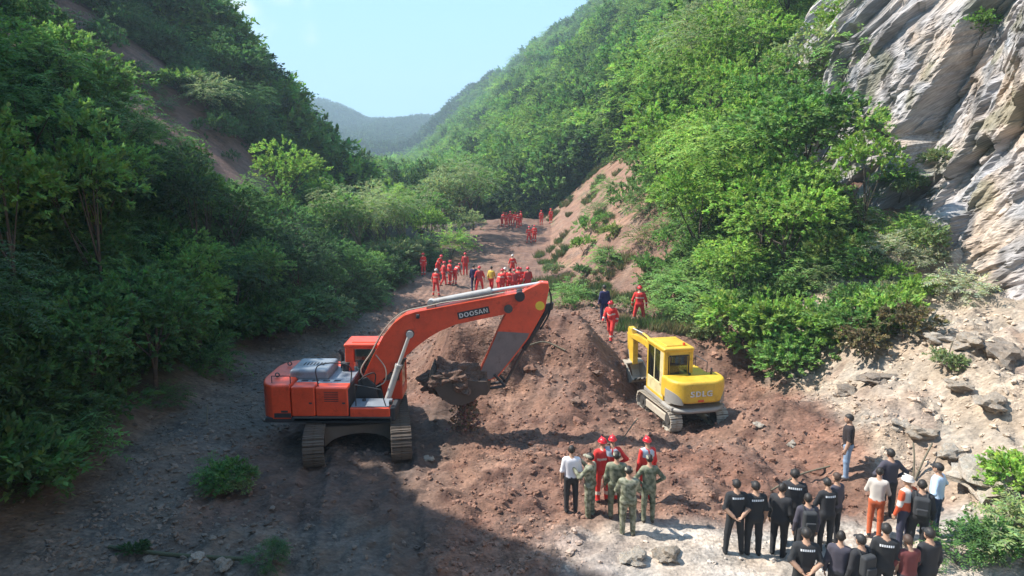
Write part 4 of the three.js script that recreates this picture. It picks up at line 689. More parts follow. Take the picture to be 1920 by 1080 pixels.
// ---------------------------------------------------------------- people
function nets(sdf, min, max, cell) {   // surface nets over a box
  const n = [0, 1, 2].map((k) => Math.ceil((max[k] - min[k]) / cell) + 1), [nx, ny, nz] = n, F = new Float32Array(nx * ny * nz), id = (i, j, k) => i + nx * (j + ny * k);
  for (let k = 0; k < nz; k++) for (let j = 0; j < ny; j++) for (let i = 0; i < nx; i++) F[id(i, j, k)] = sdf(min[0] + i * cell, min[1] + j * cell, min[2] + k * cell);
  const vid = new Int32Array(nx * ny * nz).fill(-1), P = [], I = [];
  for (let k = 0; k < nz - 1; k++) for (let j = 0; j < ny - 1; j++) for (let i = 0; i < nx - 1; i++) {
    let sx = 0, sy = 0, sz = 0, c = 0; const f = (a, b, d) => F[id(i + a, j + b, k + d)];
    for (let e = 0; e < 12; e++) { const ax = e >> 2, u = e & 1, v = (e >> 1) & 1, a = ax === 0 ? [0, u, v] : ax === 1 ? [u, 0, v] : [u, v, 0], b = a.slice(); b[ax] = 1; const fa = f(...a), fb = f(...b); if ((fa < 0) === (fb < 0)) continue; const t = fa / (fa - fb); sx += a[0] + (ax === 0 ? t : 0); sy += a[1] + (ax === 1 ? t : 0); sz += a[2] + (ax === 2 ? t : 0); c++; }
    if (!c) continue; vid[id(i, j, k)] = P.length / 3; P.push(min[0] + (i + sx / c) * cell, min[1] + (j + sy / c) * cell, min[2] + (k + sz / c) * cell);
  }
  for (let k = 1; k < nz - 1; k++) for (let j = 1; j < ny - 1; j++) for (let i = 1; i < nx - 1; i++) {
    const a = F[id(i, j, k)] < 0; const quad = (p, q, r, s, flip) => { if (p < 0 || q < 0 || r < 0 || s < 0) return; flip ? I.push(p, r, q, p, s, r) : I.push(p, q, r, p, r, s); };
    if (a !== F[id(i + 1, j, k)] < 0) quad(vid[id(i, j - 1, k - 1)], vid[id(i, j, k - 1)], vid[id(i, j, k)], vid[id(i, j - 1, k)], !a);
    if (a !== F[id(i, j + 1, k)] < 0) quad(vid[id(i - 1, j, k - 1)], vid[id(i - 1, j, k)], vid[id(i, j, k)], vid[id(i, j, k - 1)], !a);
    if (a !== F[id(i, j, k + 1)] < 0) quad(vid[id(i - 1, j - 1, k)], vid[id(i, j - 1, k)], vid[id(i, j, k)], vid[id(i - 1, j, k)], !a);
  }
  return { P, I };
}
const smin = (a, b, k) => { const h = Math.max(k - Math.abs(a - b), 0) / k; return Math.min(a, b) - h * h * k * 0.25; };
function capsule(x, y, z, a, b, ra, rb, out) { const bx = b.x - a.x, by = b.y - a.y, bz = b.z - a.z, px = x - a.x, py = y - a.y, pz = z - a.z, t = clamp((px * bx + py * by + pz * bz) / (bx * bx + by * by + bz * bz + 1e-9), 0, 1); if (out) out.t = t; return Math.hypot(px - bx * t, py - by * t, pz - bz * t) - lerp(ra, rb, t); }
// a relaxed right hand, wrist at the origin, fingers along -y, thumb towards +z
function handMesh(cell) {
  const bones = [[V(0, 0.02, 0), V(0, -0.03, 0), 0.026, 0.027]];
  for (let i = 0; i < 4; i++) { const z = 0.03 - i * 0.02, L = [0.072, 0.08, 0.074, 0.058][i], k = V(0, -0.085, z), m = V(-0.012, -0.085 - L * 0.5, z * 1.05), e = V(-0.034, -0.085 - L * 0.92, z * 1.05); bones.push([V(0, -0.02, z * 0.6), k, 0.015, 0.0115], [k, m, 0.0105, 0.0095], [m, e, 0.0095, 0.008]); }
  bones.push([V(0, -0.03, 0.025), V(-0.01, -0.06, 0.055), 0.014, 0.0115], [V(-0.01, -0.06, 0.055), V(-0.022, -0.095, 0.062), 0.0105, 0.009]);
  return nets((x, y, z) => { let d = 1; for (const [a, b, p, q] of bones) d = smin(d, capsule(x, y, z, a, b, p, q), 0.006); return d; }, [-0.06, -0.19, -0.06], [0.05, 0.06, 0.09], cell);
}
// head facing +z, centre at the origin, crown at +0.115
function headSdf(x, y, z) {
  let d = Math.hypot(x / 0.074, (y - 0.02) / 0.098, (z + 0.008) / 0.095); d = (d - 1) * 0.078;
  d = smin(d, (Math.hypot(x / 0.056, (y + 0.055) / 0.062, (z - 0.022) / 0.066) - 1) * 0.056, 0.03);
  d = smin(d, capsule(x, y, z, V(0, 0.012, 0.082), V(0, -0.028, 0.103), 0.009, 0.014), 0.012);
  for (const s of [-1, 1]) { d = smin(d, (Math.hypot((x - s * 0.076) / 0.011, (y + 0.008) / 0.031, (z + 0.006) / 0.019) - 1) * 0.011, 0.008); d = Math.max(d, -((Math.hypot(x - s * 0.031, y - 0.012, z - 0.104) - 0.02))); }
  d = smin(d, capsule(x, y, z, V(-0.02, -0.062, 0.078), V(0.02, -0.062, 0.078), 0.010, 0.010), 0.01);
  return d;
}
const FINE = { body: 0.024, head: 0.0105, hand: 0.0065 }, COARSE = { body: 0.036, head: 0.021, hand: 0.014 };
for (const q of [FINE, COARSE]) { q.headMesh = nets(headSdf, [-0.11, -0.16, -0.14], [0.11, 0.16, 0.16], q.head); q.handMesh = handMesh(q.hand); q.cache = {}; }
const down = (s, f = 0.02, o = 0.06) => [V(s * o, -0.28, f - 0.03), V(s * 0.015, -0.25, f + 0.05)];
const POSES = {
  stand: {}, 
  wide: { legL: [V(0.08, -0.42, 0.02), V(0.05, -0.42, -0.02)], legR: [V(-0.08, -0.42, 0.0), V(-0.04, -0.42, -0.02)], armL: down(1, 0.03, 0.1), armR: down(-1, 0.0, 0.1) },
  walk: { legL: [V(0.01, -0.40, 0.16), V(0, -0.41, 0.04)], legR: [V(-0.01, -0.42, -0.06), V(0, -0.38, -0.2)], armL: [V(0.05, -0.27, -0.1), V(0.01, -0.24, 0.04)], armR: [V(-0.05, -0.26, 0.1), V(0.0, -0.2, 0.15)], lean: 0.06 },
  bend: { lean: 0.95, legL: [V(0.05, -0.41, 0.08), V(0.02, -0.41, -0.1)], legR: [V(-0.05, -0.41, 0.02), V(-0.02, -0.41, -0.08)], armL: [V(0.03, -0.27, 0.08), V(-0.03, -0.24, 0.1)], armR: [V(-0.03, -0.27, 0.06), V(0.03, -0.24, 0.12)], nod: -0.2 },
  stoop: { lean: 0.42, legL: [V(0.06, -0.41, 0.12), V(0.02, -0.41, -0.08)], legR: [V(-0.05, -0.42, -0.04), V(-0.02, -0.41, -0.1)], armL: [V(0.05, -0.25, 0.12), V(-0.02, -0.16, 0.2)], armR: [V(-0.05, -0.25, 0.12), V(0.04, -0.18, 0.18)] },
  phone: { armR: [V(-0.1, -0.18, 0.18), V(0.06, 0.2, 0.16)], armL: [V(0.1, -0.2, 0.16), V(-0.08, 0.18, 0.18)], nod: -0.05 },
  hips: { armL: [V(0.2, -0.22, -0.04), V(-0.17, -0.16, 0.1)], armR: [V(-0.2, -0.22, -0.04), V(0.17, -0.16, 0.1)] },
  behind: { armL: [V(0.09, -0.26, -0.08), V(-0.17, -0.16, -0.1)], armR: [V(-0.09, -0.26, -0.08), V(0.17, -0.14, -0.1)], legL: [V(0.06, -0.42, 0), V(0.03, -0.42, -0.02)], legR: [V(-0.05, -0.42, 0), V(-0.03, -0.42, -0.02)] },
  front: { armL: [V(0.08, -0.26, 0.06), V(-0.14, -0.02, 0.22)], armR: [V(-0.08, -0.26, 0.06), V(0.14, 0.0, 0.22)], nod: 0.2, lean: 0.05 },
  point: { armR: [V(-0.12, -0.2, 0.14), V(-0.02, 0.1, 0.24)], armL: down(1), headTurn: -0.4 },
};
function skeleton(p) {
  const hipY = 0.92, hip = V(0, hipY, 0), Rx = new THREE.Matrix4().makeRotationX(p.lean || 0), up = (x, y, z) => V(x, y, z).applyMatrix4(Rx).add(hip);
  const chest = up(0, 0.36, 0), neck = up(0, 0.53, 0.0), headBase = up(0, 0.60, 0.012), bones = []; const B = (a, b, ra, rb, tagName, k = 0.05) => bones.push({ a, b, ra, rb, tag: tagName, k });
  for (const s of [-1, 1]) B(up(s * 0.055, 0.02, 0), up(s * 0.075, 0.40, 0.0), 0.108, 0.112, 'torso', 0.06);
  B(up(0, 0.40, 0.02), up(0, 0.16, 0.03), 0.12, 0.115, 'torso', 0.06); B(up(-0.15, 0.465, 0), up(0.15, 0.465, 0), 0.066, 0.066, 'torso', 0.06); B(up(-0.075, -0.03, -0.01), up(0.075, -0.03, -0.01), 0.11, 0.11, 'hips', 0.06); B(neck, headBase, 0.056, 0.052, 'neck', 0.03);
  const wrists = []; let low = 9;
  for (const [s, arm] of [[1, p.armL || down(1)], [-1, p.armR || down(-1)]]) { const sh = up(s * 0.175, 0.45, 0), el = sh.clone().add(arm[0]), wr = el.clone().add(arm[1]); B(sh, el, 0.066, 0.054, 'upperarm', 0.04); B(el, wr, 0.053, 0.04, 'forearm', 0.03); wrists.push({ s, el, wr }); }
  for (const [s, leg] of [[1, p.legL || [V(0.02, -0.42, 0.015), V(0.0, -0.42, -0.02)]], [-1, p.legR || [V(-0.025, -0.42, 0.0), V(-0.005, -0.42, -0.02)]]]) { const h = V(s * 0.09, hipY - 0.02, 0), kn = h.clone().add(leg[0]), an = kn.clone().add(leg[1]); B(h, kn, 0.098, 0.073, 'thigh', 0.04); B(kn, an, 0.072, 0.056, 'calf', 0.03); const back = an.z < -0.12 ? 0.02 : 0; B(V(an.x, an.y - 0.035, an.z - 0.04), V(an.x + s * 0.02, an.y - 0.045 - back, an.z + 0.15), 0.046, 0.038, 'shoe', 0.03); low = Math.min(low, an.y - 0.045 - 0.04 - back); }
  const hq = new THREE.Quaternion().setFromEuler(new THREE.Euler((p.lean || 0) * 0.7 + (p.nod || 0), p.headTurn || 0, 0)), head = headBase.clone().add(V(0, 0.085, 0.028).applyQuaternion(hq));
  return { bones, wrists, head, hq, low };
}
function poseShape(name, q) {
  if (q.cache[name]) return q.cache[name];
  const sk = skeleton(POSES[name]), { bones } = sk, lo = [9, 9, 9], hi = [-9, -9, -9]; for (const b of bones) for (const e of [b.a, b.b]) e.toArray().forEach((v, k) => { lo[k] = Math.min(lo[k], v - 0.2); hi[k] = Math.max(hi[k], v + 0.2); });
  const sdf = (x, y, z) => { let d = 1; for (const b of bones) d = smin(d, capsule(x, y, z, b.a, b.b, b.ra, b.rb), b.k); return d + 0.006 * ns(x * 9, y * 7, z * 9) ; };
  const body = nets(sdf, lo, hi, q.body), P = body.P.slice(), I = body.I.slice(), info = [], o = {};
  for (let i = 0; i < P.length; i += 3) { let best = 9, r = null; for (const b of bones) { const d = capsule(P[i], P[i + 1], P[i + 2], b.a, b.b, b.ra, b.rb, o); if (d < best) { best = d; r = [b.tag, o.t]; } } info.push(r); }
  const add = (m, mat, tagName) => { const base = P.length / 3, v = V(); for (let i = 0; i < m.P.length; i += 3) { v.set(m.P[i], m.P[i + 1], m.P[i + 2]); const loc = v.toArray(); v.applyMatrix4(mat); P.push(v.x, v.y, v.z); info.push([tagName, 0, loc]); } const flip = mat.determinant() < 0; for (let i = 0; i < m.I.length; i += 3) flip ? I.push(base + m.I[i], base + m.I[i + 2], base + m.I[i + 1]) : I.push(base + m.I[i], base + m.I[i + 1], base + m.I[i + 2]); };
  const hm = new THREE.Matrix4().compose(sk.head, sk.hq, V(1, 1, 1)); add(q.headMesh, hm, 'head');
  for (const w of sk.wrists) { const d = V().subVectors(w.wr, w.el).normalize(), rot = new THREE.Quaternion().setFromUnitVectors(V(0, -1, 0), d); add(q.handMesh, new THREE.Matrix4().compose(w.wr, rot, V(-w.s * -1, 1, 1)), 'hand'); }
  for (let i = 1; i < P.length; i += 3) P[i] -= sk.low; hm.premultiply(new THREE.Matrix4().makeTranslation(0, -sk.low, 0));
  const g = new THREE.BufferGeometry(); g.setAttribute('position', new THREE.Float32BufferAttribute(P, 3)); g.setIndex(I); g.computeVertexNormals();
  let top = 0; for (let i = 1; i < P.length; i += 3) top = Math.max(top, P[i]);
  return (q.cache[name] = { g, info, P, hm, sdf, low: sk.low, top });
}
const SKIN = [0.42, 0.25, 0.17], HAIR = [0.018, 0.014, 0.012];
const red = [0.62, 0.035, 0.03], pale = [0.62, 0.55, 0.5];
// outfits give a colour for a place on the body
const OUT = {
  rescuer: (t, k, x, y) => t === 'shoe' ? [0.03, 0.028, 0.027] : t === 'hand' || t === 'neck' ? SKIN : (t === 'torso' && k > 0.62 && k < 0.78) || (t === 'forearm' && k > 0.35 && k < 0.6) || (t === 'calf' && k > 0.45 && k < 0.65) ? [0.6, 0.5, 0.42] : t === 'hips' && k >= 0 && false ? red : red,
  rescuerDark: (t, k) => t === 'shoe' ? [0.03, 0.03, 0.03] : t === 'hand' || t === 'neck' ? SKIN : t === 'torso' ? [0.42, 0.05, 0.05] : (t === 'forearm' && k > 0.4) ? [0.5, 0.42, 0.36] : red,
  rescuerPack: (t, k) => t === 'shoe' ? [0.04, 0.03, 0.03] : t === 'hand' || t === 'neck' ? SKIN : t === 'torso' && k > 0.75 ? [0.42, 0.5, 0.6] : (t === 'calf' && k > 0.5 && k < 0.75) ? [0.6, 0.52, 0.42] : red,
  yellow: (t, k) => t === 'shoe' ? [0.04, 0.03, 0.03] : t === 'hand' || t === 'neck' ? SKIN : t === 'torso' || t === 'upperarm' ? [0.62, 0.45, 0.06] : t === 'forearm' ? [0.6, 0.42, 0.08] : red,
  navy: (t) => t === 'shoe' ? [0.03, 0.03, 0.03] : t === 'hand' || t === 'neck' ? SKIN : [0.022, 0.022, 0.085],
  black: (t) => t === 'shoe' ? [0.015, 0.015, 0.015] : t === 'hand' || t === 'neck' || t === 'forearm' ? SKIN : [0.02, 0.021, 0.024],
  blackLong: (t) => t === 'shoe' ? [0.015, 0.015, 0.015] : t === 'hand' || t === 'neck' ? SKIN : [0.022, 0.022, 0.026],
  slate: (t) => t === 'shoe' ? [0.02, 0.02, 0.02] : t === 'hand' || t === 'neck' ? SKIN : t === 'torso' || t === 'upperarm' || t === 'forearm' ? [0.055, 0.05, 0.068] : [0.025, 0.025, 0.03],
  maroon: (t) => t === 'shoe' ? [0.02, 0.02, 0.02] : t === 'hand' || t === 'neck' || t === 'forearm' ? SKIN : t === 'torso' || t === 'upperarm' ? [0.14, 0.035, 0.035] : [0.03, 0.03, 0.04],
  whiteShirt: (t) => t === 'shoe' ? [0.02, 0.02, 0.02] : t === 'hand' || t === 'neck' || t === 'forearm' ? SKIN : t === 'torso' || t === 'upperarm' ? [0.74, 0.70, 0.72] : [0.028, 0.026, 0.028],
  teeJeans: (t) => t === 'shoe' ? [0.25, 0.24, 0.24] : t === 'hand' || t === 'neck' || t === 'forearm' ? SKIN : t === 'torso' || t === 'upperarm' ? [0.022, 0.016, 0.018] : [0.22, 0.31, 0.45],
  lightBlue: (t) => t === 'shoe' ? [0.02, 0.02, 0.02] : t === 'hand' || t === 'neck' || t === 'forearm' ? SKIN : t === 'torso' || t === 'upperarm' ? [0.42, 0.54, 0.70] : [0.04, 0.05, 0.09],
  camo: (t, k, x, y, z) => t === 'shoe' ? [0.06, 0.05, 0.035] : t === 'hand' || t === 'neck' ? SKIN : ((n) => n > 0.16 ? [0.10, 0.10, 0.06] : n < -0.18 ? [0.30, 0.29, 0.21] : [0.19, 0.20, 0.135])(fbm(x * 11, y * 11, 2, z * 11)),
  camoDark: (t, k, x, y, z) => t === 'shoe' ? [0.05, 0.04, 0.03] : t === 'hand' || t === 'neck' ? SKIN : ((n) => n > 0.12 ? [0.075, 0.085, 0.05] : n < -0.2 ? [0.22, 0.22, 0.15] : [0.14, 0.155, 0.105])(fbm(x * 9 + 4, y * 9, 2, z * 9)),
  paleOrange: (t, k) => t === 'shoe' ? [0.03, 0.03, 0.03] : t === 'hand' || t === 'neck' ? SKIN : t === 'torso' || t === 'upperarm' || t === 'forearm' ? [0.5, 0.46, 0.42] : [0.5, 0.11, 0.04],
  orangeStripe: (t, k) => t === 'shoe' ? [0.03, 0.03, 0.03] : t === 'hand' || t === 'neck' ? SKIN : t === 'torso' || t === 'upperarm' ? (k > 0.6 ? [0.6, 0.55, 0.5] : [0.6, 0.09, 0.03]) : t === 'forearm' ? [0.6, 0.09, 0.03] : [0.04, 0.04, 0.07],
};
const cloth = new THREE.MeshStandardMaterial({ vertexColors: true, roughness: 0.88 });
const HAT = {}; 
const hatMat = { red: new THREE.MeshPhysicalMaterial({ color: new THREE.Color(0.6, 0.02, 0.03), roughness: 0.35, clearcoat: 0.4 }), white: new THREE.MeshStandardMaterial({ color: new THREE.Color(0.6, 0.57, 0.54), roughness: 0.5 }), black: new THREE.MeshStandardMaterial({ color: new THREE.Color(0.022, 0.023, 0.026), roughness: 0.8 }), camo: new THREE.MeshStandardMaterial({ color: new THREE.Color(0.30, 0.29, 0.22), roughness: 0.9 }), hair: new THREE.MeshStandardMaterial({ color: new THREE.Color(...HAIR), roughness: 0.6 }), brown: new THREE.MeshStandardMaterial({ color: new THREE.Color(0.06, 0.035, 0.025), roughness: 0.65 }), print: new THREE.MeshStandardMaterial({ color: new THREE.Color(0.75, 0.76, 0.78), roughness: 0.6 }), pack: new THREE.MeshStandardMaterial({ color: new THREE.Color(0.03, 0.032, 0.036), roughness: 0.85 }), phone: new THREE.MeshStandardMaterial({ color: new THREE.Color(0.03, 0.03, 0.03), roughness: 0.3 }) };
{
  const dome = (r, h, t = Math.PI / 2) => new THREE.SphereGeometry(1, 20, 12, 0, Math.PI * 2, 0, t).scale(r, h, r * 1.18);
  const brim = new THREE.TorusGeometry(1, 0.09, 6, 28).rotateX(Math.PI / 2).scale(0.108, 0.12, 0.128).translate(0, 0.028, -0.005);
  HAT.helmet = join([dome(0.104, 0.112, Math.PI * 0.56).translate(0, 0.03, -0.005), brim, rbox(0.02, 0.02, 0.22, 0, 0.138, -0.01, 0.009), rbox(0.05, 0.04, 0.02, 0, 0.065, 0.112, 0.009)]);
  const visor = new THREE.Shape(); visor.absarc(0, 0, 0.078, 0, Math.PI); visor.absellipse(0, 0, 0.078, 0.03, Math.PI, 0, true);
  HAT.cap = join([dome(0.089, 0.082, Math.PI * 0.54).translate(0, 0.042, -0.008), new THREE.ExtrudeGeometry(visor, { depth: 0.008, bevelEnabled: false }).rotateX(Math.PI / 2).translate(0, 0.05, 0.075), new THREE.SphereGeometry(0.01, 6, 5).translate(0, 0.125, -0.008)]);
  const hairM = nets((x, y, z) => Math.max(headSdf(x * 0.94, (y - 0.004) * 0.95, (z + 0.002) * 0.95) - 0.006 + 0.004 * ns(x * 60, y * 60, z * 60), -(y - (z > 0.0 ? 0.035 + z * 0.22 : -0.05 + (z + 0.09) * 0.6))), [-0.12, -0.12, -0.14], [0.12, 0.15, 0.14], 0.012);
  const hg = new THREE.BufferGeometry(); hg.setAttribute('position', new THREE.Float32BufferAttribute(hairM.P, 3)); hg.setIndex(hairM.I); hg.computeVertexNormals(); HAT.hair = hg;
}
const paintCache = new Map();
function person(px, py, H, pose, outfit, turn, hat, label, group, extra = {}) {
  const far = !!extra.far, q = far ? COARSE : FINE, s = poseShape(pose, q), k = H / 1.74, top = spot(px, py, (s.top + 0.012) * k * (extra.feet ? 0 : 1), extra.from), t = thing('person', label, 'person', [top.x, top.y - 0.015, top.z], turn, group); { const w = k * rr(0.93, 1.1); t.scale.set(w, k, w); } t.rotation.y += rr(-0.25, 0.25);
  const key = pose + outfit + far; let g = paintCache.get(key);
  if (!g) {
    g = s.g.clone(); const c = new Float32Array(s.info.length * 3), f = OUT[outfit];
    s.info.forEach(([tg, tt, loc], i) => { let col; if (tg === 'head') { const [x, y, z] = loc; col = SKIN; if (z > 0.06 && Math.abs(Math.abs(x) - 0.031) < 0.013 && Math.abs(y - 0.012) < 0.008) col = [0.05, 0.035, 0.03]; else if (z > 0.06 && Math.abs(Math.abs(x) - 0.032) < 0.02 && Math.abs(y - 0.034) < 0.005) col = HAIR; else if (z > 0.07 && Math.abs(x) < 0.024 && Math.abs(y + 0.062) < 0.007) col = [0.33, 0.12, 0.1]; } else col = f(tg, tt, s.P[i * 3], s.P[i * 3 + 1], s.P[i * 3 + 2]); c.set(col, i * 3); });
    g.setAttribute('color', new THREE.BufferAttribute(c, 3)); paintCache.set(key, g);
  }
  const b = new THREE.Mesh(g, cloth); b.name = 'body'; t.add(b);
  const wear1 = (geo, mat, name, m = s.hm) => { const o = new THREE.Mesh(geo, mat); o.name = name; o.applyMatrix4(m); t.add(o); return o; };
  const [hk, hc] = hat.split(' '); if (hk === 'helmet') wear1(HAT.helmet, hatMat[hc], 'helmet'); else { wear1(HAT.hair, hatMat[hk === 'hair' && hc ? hc : 'hair'], 'hair'); if (hk === 'cap') wear1(HAT.cap, hatMat[hc], 'cap'); }
  const probe = (x, y, dir = -1) => { let z = dir * 0.5; for (let i = 0; i < 120; i++) { const d = s.sdf(x, y + s.low, z); if (d < 0.003) break; z -= dir * Math.max(d * 0.7, 0.002); } return z; };
  if (extra.print) { const P = []; const n = extra.print; for (let i = 0; i < n; i++) { const w = 0.26 / n, x0 = -0.13 + i * w, x1 = x0 + w * 0.72, h = 0.042, y0 = 1.36; const v = [[x0, y0], [x1, y0], [x1, y0 + h], [x0, y0 + h]].map(([x, y]) => [x, y, probe(x, y) - 0.012]); for (const e of [[0, 3, 2], [0, 2, 1]]) for (const a of e) P.push(...v[a]); } const g2 = new THREE.BufferGeometry(); g2.setAttribute('position', new THREE.Float32BufferAttribute(P, 3)); g2.computeVertexNormals(); wear1(g2, hatMat.print, 'back_print', new THREE.Matrix4()); }
  if (extra.pack) { const z = probe(0, 1.25); part('backpack', [rbox(0.3, 0.42, 0.17, 0, 1.23, z - 0.06, 0.06), rbox(0.22, 0.16, 0.06, 0, 1.14, z - 0.16, 0.03), tube([[-0.1, 1.4, z], [-0.11, 1.49, -0.02], [-0.1, 1.4, 0.13], [-0.13, 1.15, 0.12]], 0.02, 16, 6), tube([[0.1, 1.4, z], [0.11, 1.49, -0.02], [0.1, 1.4, 0.13], [0.13, 1.15, 0.12]], 0.02, 16, 6)], hatMat.pack, t); }
  return t;
}
const PI = Math.PI, F1 = 'bystanders in front of the yellow excavator', F2 = 'officers and onlookers at the road edge', F3 = 'red rescuers on the valley floor', F4 = 'red rescuers at the top of the debris';
// group before the yellow excavator
person(1072, 836, 1.74, 'stand', 'whiteShirt', PI - 0.2, 'hair', 'person in white shirt and black trousers standing with back turned', F1);
person(1108, 849, 1.70, 'phone', 'camo', PI + 0.9, 'cap camo', 'person in camouflage and cap raising both hands to take a picture', F1);
person(1131, 822, 1.72, 'stand', 'rescuer', PI + 0.3, 'helmet red', 'rescuer in red mostly hidden behind the red helmet with pale collar', F1);
person(1149, 817, 1.76, 'hips', 'rescuerPack', PI - 0.3, 'helmet red', 'rescuer in red with shiny red helmet and pale blue shoulders', F1);
person(1157, 846, 1.72, 'stand', 'camoDark', PI + 0.1, 'cap camo', 'person in green uniform just below the rescuer with pale blue shoulders', F1);
person(1180, 877, 1.70, 'front', 'camo', PI - 0.1, 'cap camo', 'person in camouflage closest of the group, back to the viewer', F1);
person(1215, 819, 1.74, 'stand', 'rescuerPack', PI + 0.4, 'helmet red', 'rescuer in red helmet standing apart at the end of the group', F1);
person(1219, 852, 1.72, 'hips', 'camoDark', PI - 0.1, 'cap camo', 'person in dark camouflage with hands on hips below the last red helmet', F1);
// officers and onlookers
person(1383, 899, 1.74, 'behind', 'black', PI + 0.1, 'cap black', 'officer in black with white print on the back, first in the row', F2, { print: 7 });
person(1419, 903, 1.73, 'stand', 'black', PI - 0.1, 'cap black', 'officer in black with white print, second in the row', F2, { print: 7 });
person(1467, 907, 1.72, 'stand', 'blackLong', PI - 0.5, 'hair', 'bareheaded person in black left of the tall officer', F2);
person(1492, 880, 1.80, 'stand', 'blackLong', PI - 0.2, 'cap black', 'tall officer in black cap and jacket between bareheaded people', F2, { print: 7 });
person(1517, 926, 1.68, 'stand', 'slate', PI - 0.3, 'hair', 'short person in dark grey squeezed beside the tall officer', F2, { pack: 1 });
person(1572, 886, 1.74, 'stand', 'slate', PI + 0.4, 'hair brown', 'person with brown hair in grey clothes below the man in jeans', F2);
person(1556, 899, 1.70, 'front', 'blackLong', PI + 0.2, 'cap black', 'person in black cap in front of the brown haired person', F2, { print: 5 });
person(1596, 776, 1.76, 'stand', 'teeJeans', PI + 0.9, 'hair', 'man in black shirt and blue jeans standing on the brown earth', F2);
person(1673, 842, 1.78, 'hips', 'slate', PI + 0.1, 'hair', 'dark haired person in slate jacket and black trousers near the bank', F2);
person(1650, 880, 1.68, 'front', 'paleOrange', PI - 0.5, 'hair', 'person in pale top and orange trousers next to the slate jacket', F2);
person(1706, 893, 1.70, 'stand', 'orangeStripe', PI + 0.2, 'helmet white', 'person in orange with white helmet between two dark figures', F2);
person(1731, 900, 1.72, 'stand', 'blackLong', PI - 0.2, 'hair', 'person in black left of the light blue shirt', F2, { pack: 1 });
person(1764, 868, 1.75, 'hips', 'lightBlue', PI + 0.7, 'cap black', 'person in light blue shirt and dark cap by the beige bank', F2);
person(1514, 992, 1.76, 'behind', 'black', PI + 0.1, 'cap black', 'officer in black with printed back, first of the nearest row', F2, { print: 7 });
person(1578, 996, 1.72, 'stand', 'slate', PI - 0.4, 'hair', 'person in slate grey between two officers of the nearest row', F2);
person(1618, 1003, 1.70, 'stand', 'blackLong', PI + 0.1, 'cap black', 'person in black with a backpack in the nearest row', F2, { pack: 1 });
person(1664, 983, 1.78, 'stand', 'black', PI - 0.1, 'cap black', 'broad officer in black with printed back in the nearest row', F2, { print: 7 });
person(1709, 1006, 1.66, 'front', 'maroon', PI + 0.2, 'hair brown', 'person in maroon top in the nearest row', F2);
person(1747, 990, 1.76, 'stand', 'blackLong', PI, 'cap black', 'last person in black of the nearest row, beside the plants', F2);
// terrace
person(1134, 534, 1.70, 'stand', 'navy', PI + 0.4, 'hair', 'person in dark navy standing behind the terrace', F3, { from: 28 });
person(1147, 563, 1.72, 'walk', 'rescuer', -0.6, 'helmet red', 'red rescuer walking on the terrace in front of the person in navy', F3, { from: 27 });
person(1200, 536, 1.76, 'wide', 'rescuer', PI - 0.3, 'helmet red', 'red rescuer standing above the yellow boom', F3, { from: 27 });
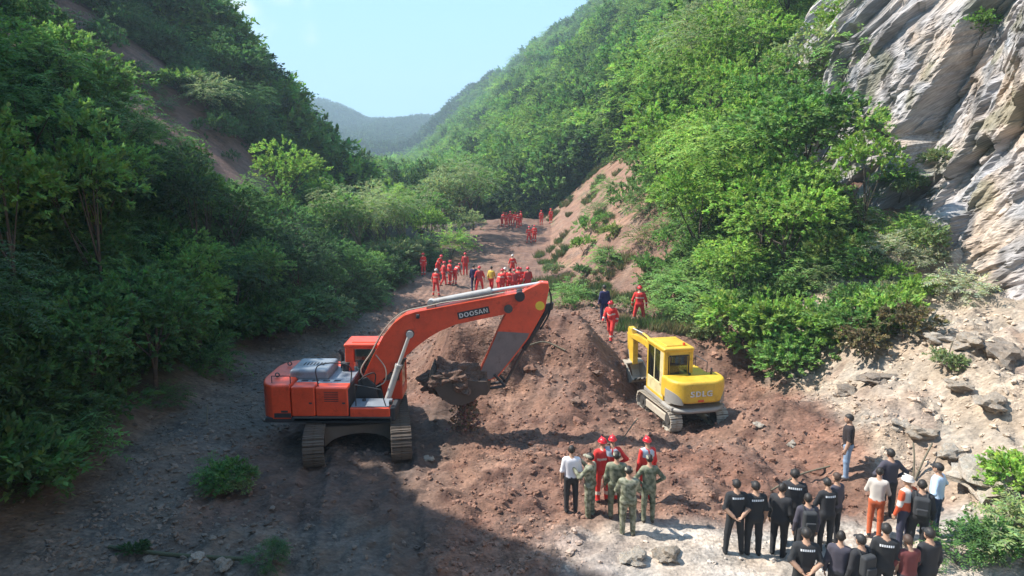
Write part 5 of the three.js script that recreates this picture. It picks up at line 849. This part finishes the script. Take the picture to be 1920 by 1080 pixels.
// valley floor
for (const [px, py, H, pose, out, turn, hat, label] of [
  [793, 474, 1.74, 'stand', 'rescuer', 0.6, 'helmet red', 'red rescuer standing apart at the thicket edge'],
  [820, 478, 1.74, 'stoop', 'rescuer', 1.2, 'helmet red', 'red rescuer at the back of the trio near the thicket'],
  [831, 490, 1.72, 'walk', 'rescuerDark', 2.2, 'helmet red', 'red rescuer stepping forward in the trio near the thicket'],
  [817, 504, 1.75, 'wide', 'rescuer', PI - 0.2, 'helmet white', 'red rescuer with pale helmet standing in front of the trio'],
  [852, 495, 1.74, 'bend', 'rescuer', 2.6, 'helmet red', 'red rescuer bending down over the ground'],
  [872, 474, 1.74, 'stand', 'rescuerDark', PI, 'helmet red', 'red rescuer standing alone behind the bending rescuer'],
  [888, 497, 1.72, 'stand', 'navy', PI, 'hair', 'dark clothed person partly hidden by the red rescuer beside the yellow one'],
  [899, 499, 1.78, 'wide', 'rescuerDark', PI, 'helmet red', 'red rescuer facing uphill left of the one in yellow'],
  [921, 499, 1.76, 'walk', 'yellow', 2.7, 'hair', 'rescuer in yellow jacket and red trousers'],
  [935, 506, 1.72, 'stoop', 'rescuer', 2.3, 'helmet red', 'stooping red rescuer right of the yellow jacket'],
  [947, 502, 1.74, 'stand', 'rescuerDark', PI, 'helmet white', 'red rescuer with white helmet in the tight cluster'],
  [956, 503, 1.72, 'stand', 'rescuer', 2.8, 'hair', 'bareheaded red rescuer in the tight cluster'],
  [961, 477, 1.75, 'wide', 'rescuer', PI + 0.2, 'helmet white', 'red rescuer standing higher behind the tight cluster'],
  [971, 500, 1.74, 'stand', 'rescuer', PI - 0.5, 'helmet red', 'red rescuer second from the end of the tight cluster'],
  [941, 504, 1.73, 'front', 'rescuer', 2.9, 'helmet red', 'red rescuer with folded arms between stooping and white helmeted rescuers'],
  [980, 503, 1.72, 'stoop', 'rescuer', PI + 0.4, 'helmet red', 'stooping red rescuer third from the end of the cluster'],
  [965, 505, 1.70, 'front', 'rescuerDark', PI, 'helmet red', 'short red rescuer in the middle of the tight cluster'],
  [843, 488, 1.74, 'stand', 'rescuer', 2.0, 'helmet red', 'red rescuer standing just left behind the bending rescuer'],
  [990, 501, 1.76, 'stand', 'rescuerDark', PI + 0.3, 'helmet red', 'red rescuer at the right end of the tight cluster'],
]) person(px, py, H, pose, out, turn, hat, label, F3, { far: 1, from: 40 });
for (const [px, py, pose, turn, label] of [
  [941, 398, 'stoop', 2.5, 'far red rescuer at the left end of the top row'],
  [957, 396, 'stand', PI, 'far red rescuer second from left in the top row'],
  [966, 397, 'wide', PI, 'far red rescuer in the middle of the top cluster'],
  [949, 398, 'stand', PI - 0.4, 'far red rescuer beside the one at the left end'],
  [971, 399, 'front', PI, 'far red rescuer slightly lower in the top cluster'],
  [976, 396, 'stand', 2.6, 'far red rescuer at the right of the top cluster'],
  [1015, 394, 'stand', PI, 'far red rescuer standing alone by the scar edge'],
  [1033, 391, 'stand', PI + 0.5, 'far red rescuer highest on the scar edge'],
  [992, 424, 'wide', PI, 'left one of the two far rescuers on the track'],
  [1002, 422, 'stand', PI - 0.3, 'right one of the two far rescuers on the track'],
]) person(px, py, 1.75, pose, 'rescuer', turn, 'helmet red', label, F4, { far: 1, from: 62 });

// look-alikes of one group are told apart by their order across the picture
{
  const sets = new Map(); for (const o of scene.children) if (o.userData.label && o.userData.kind !== 'stuff') { const k = o.userData.label; sets.set(k, (sets.get(k) || []).concat(o)); }
  const nth = ['leftmost', 'second from left', 'third from left', 'fourth from left', 'fifth from left', 'sixth from left', 'seventh from left', 'eighth from left', 'ninth from left', 'tenth from left', 'eleventh from left', 'twelfth from left'];
  for (const list of sets.values()) if (list.length > 1 && list.length <= nth.length) { list.sort((a, b) => a.position.x / -a.position.z - b.position.x / -b.position.z); list.forEach((o, i) => { o.userData.label += ', ' + (i && i === list.length - 1 ? 'rightmost' : nth[i]); }); }
}
scene.traverse((o) => { if (o.isMesh) { o.castShadow = true; o.receiveShadow = true; } });
renderer.render(scene, camera);
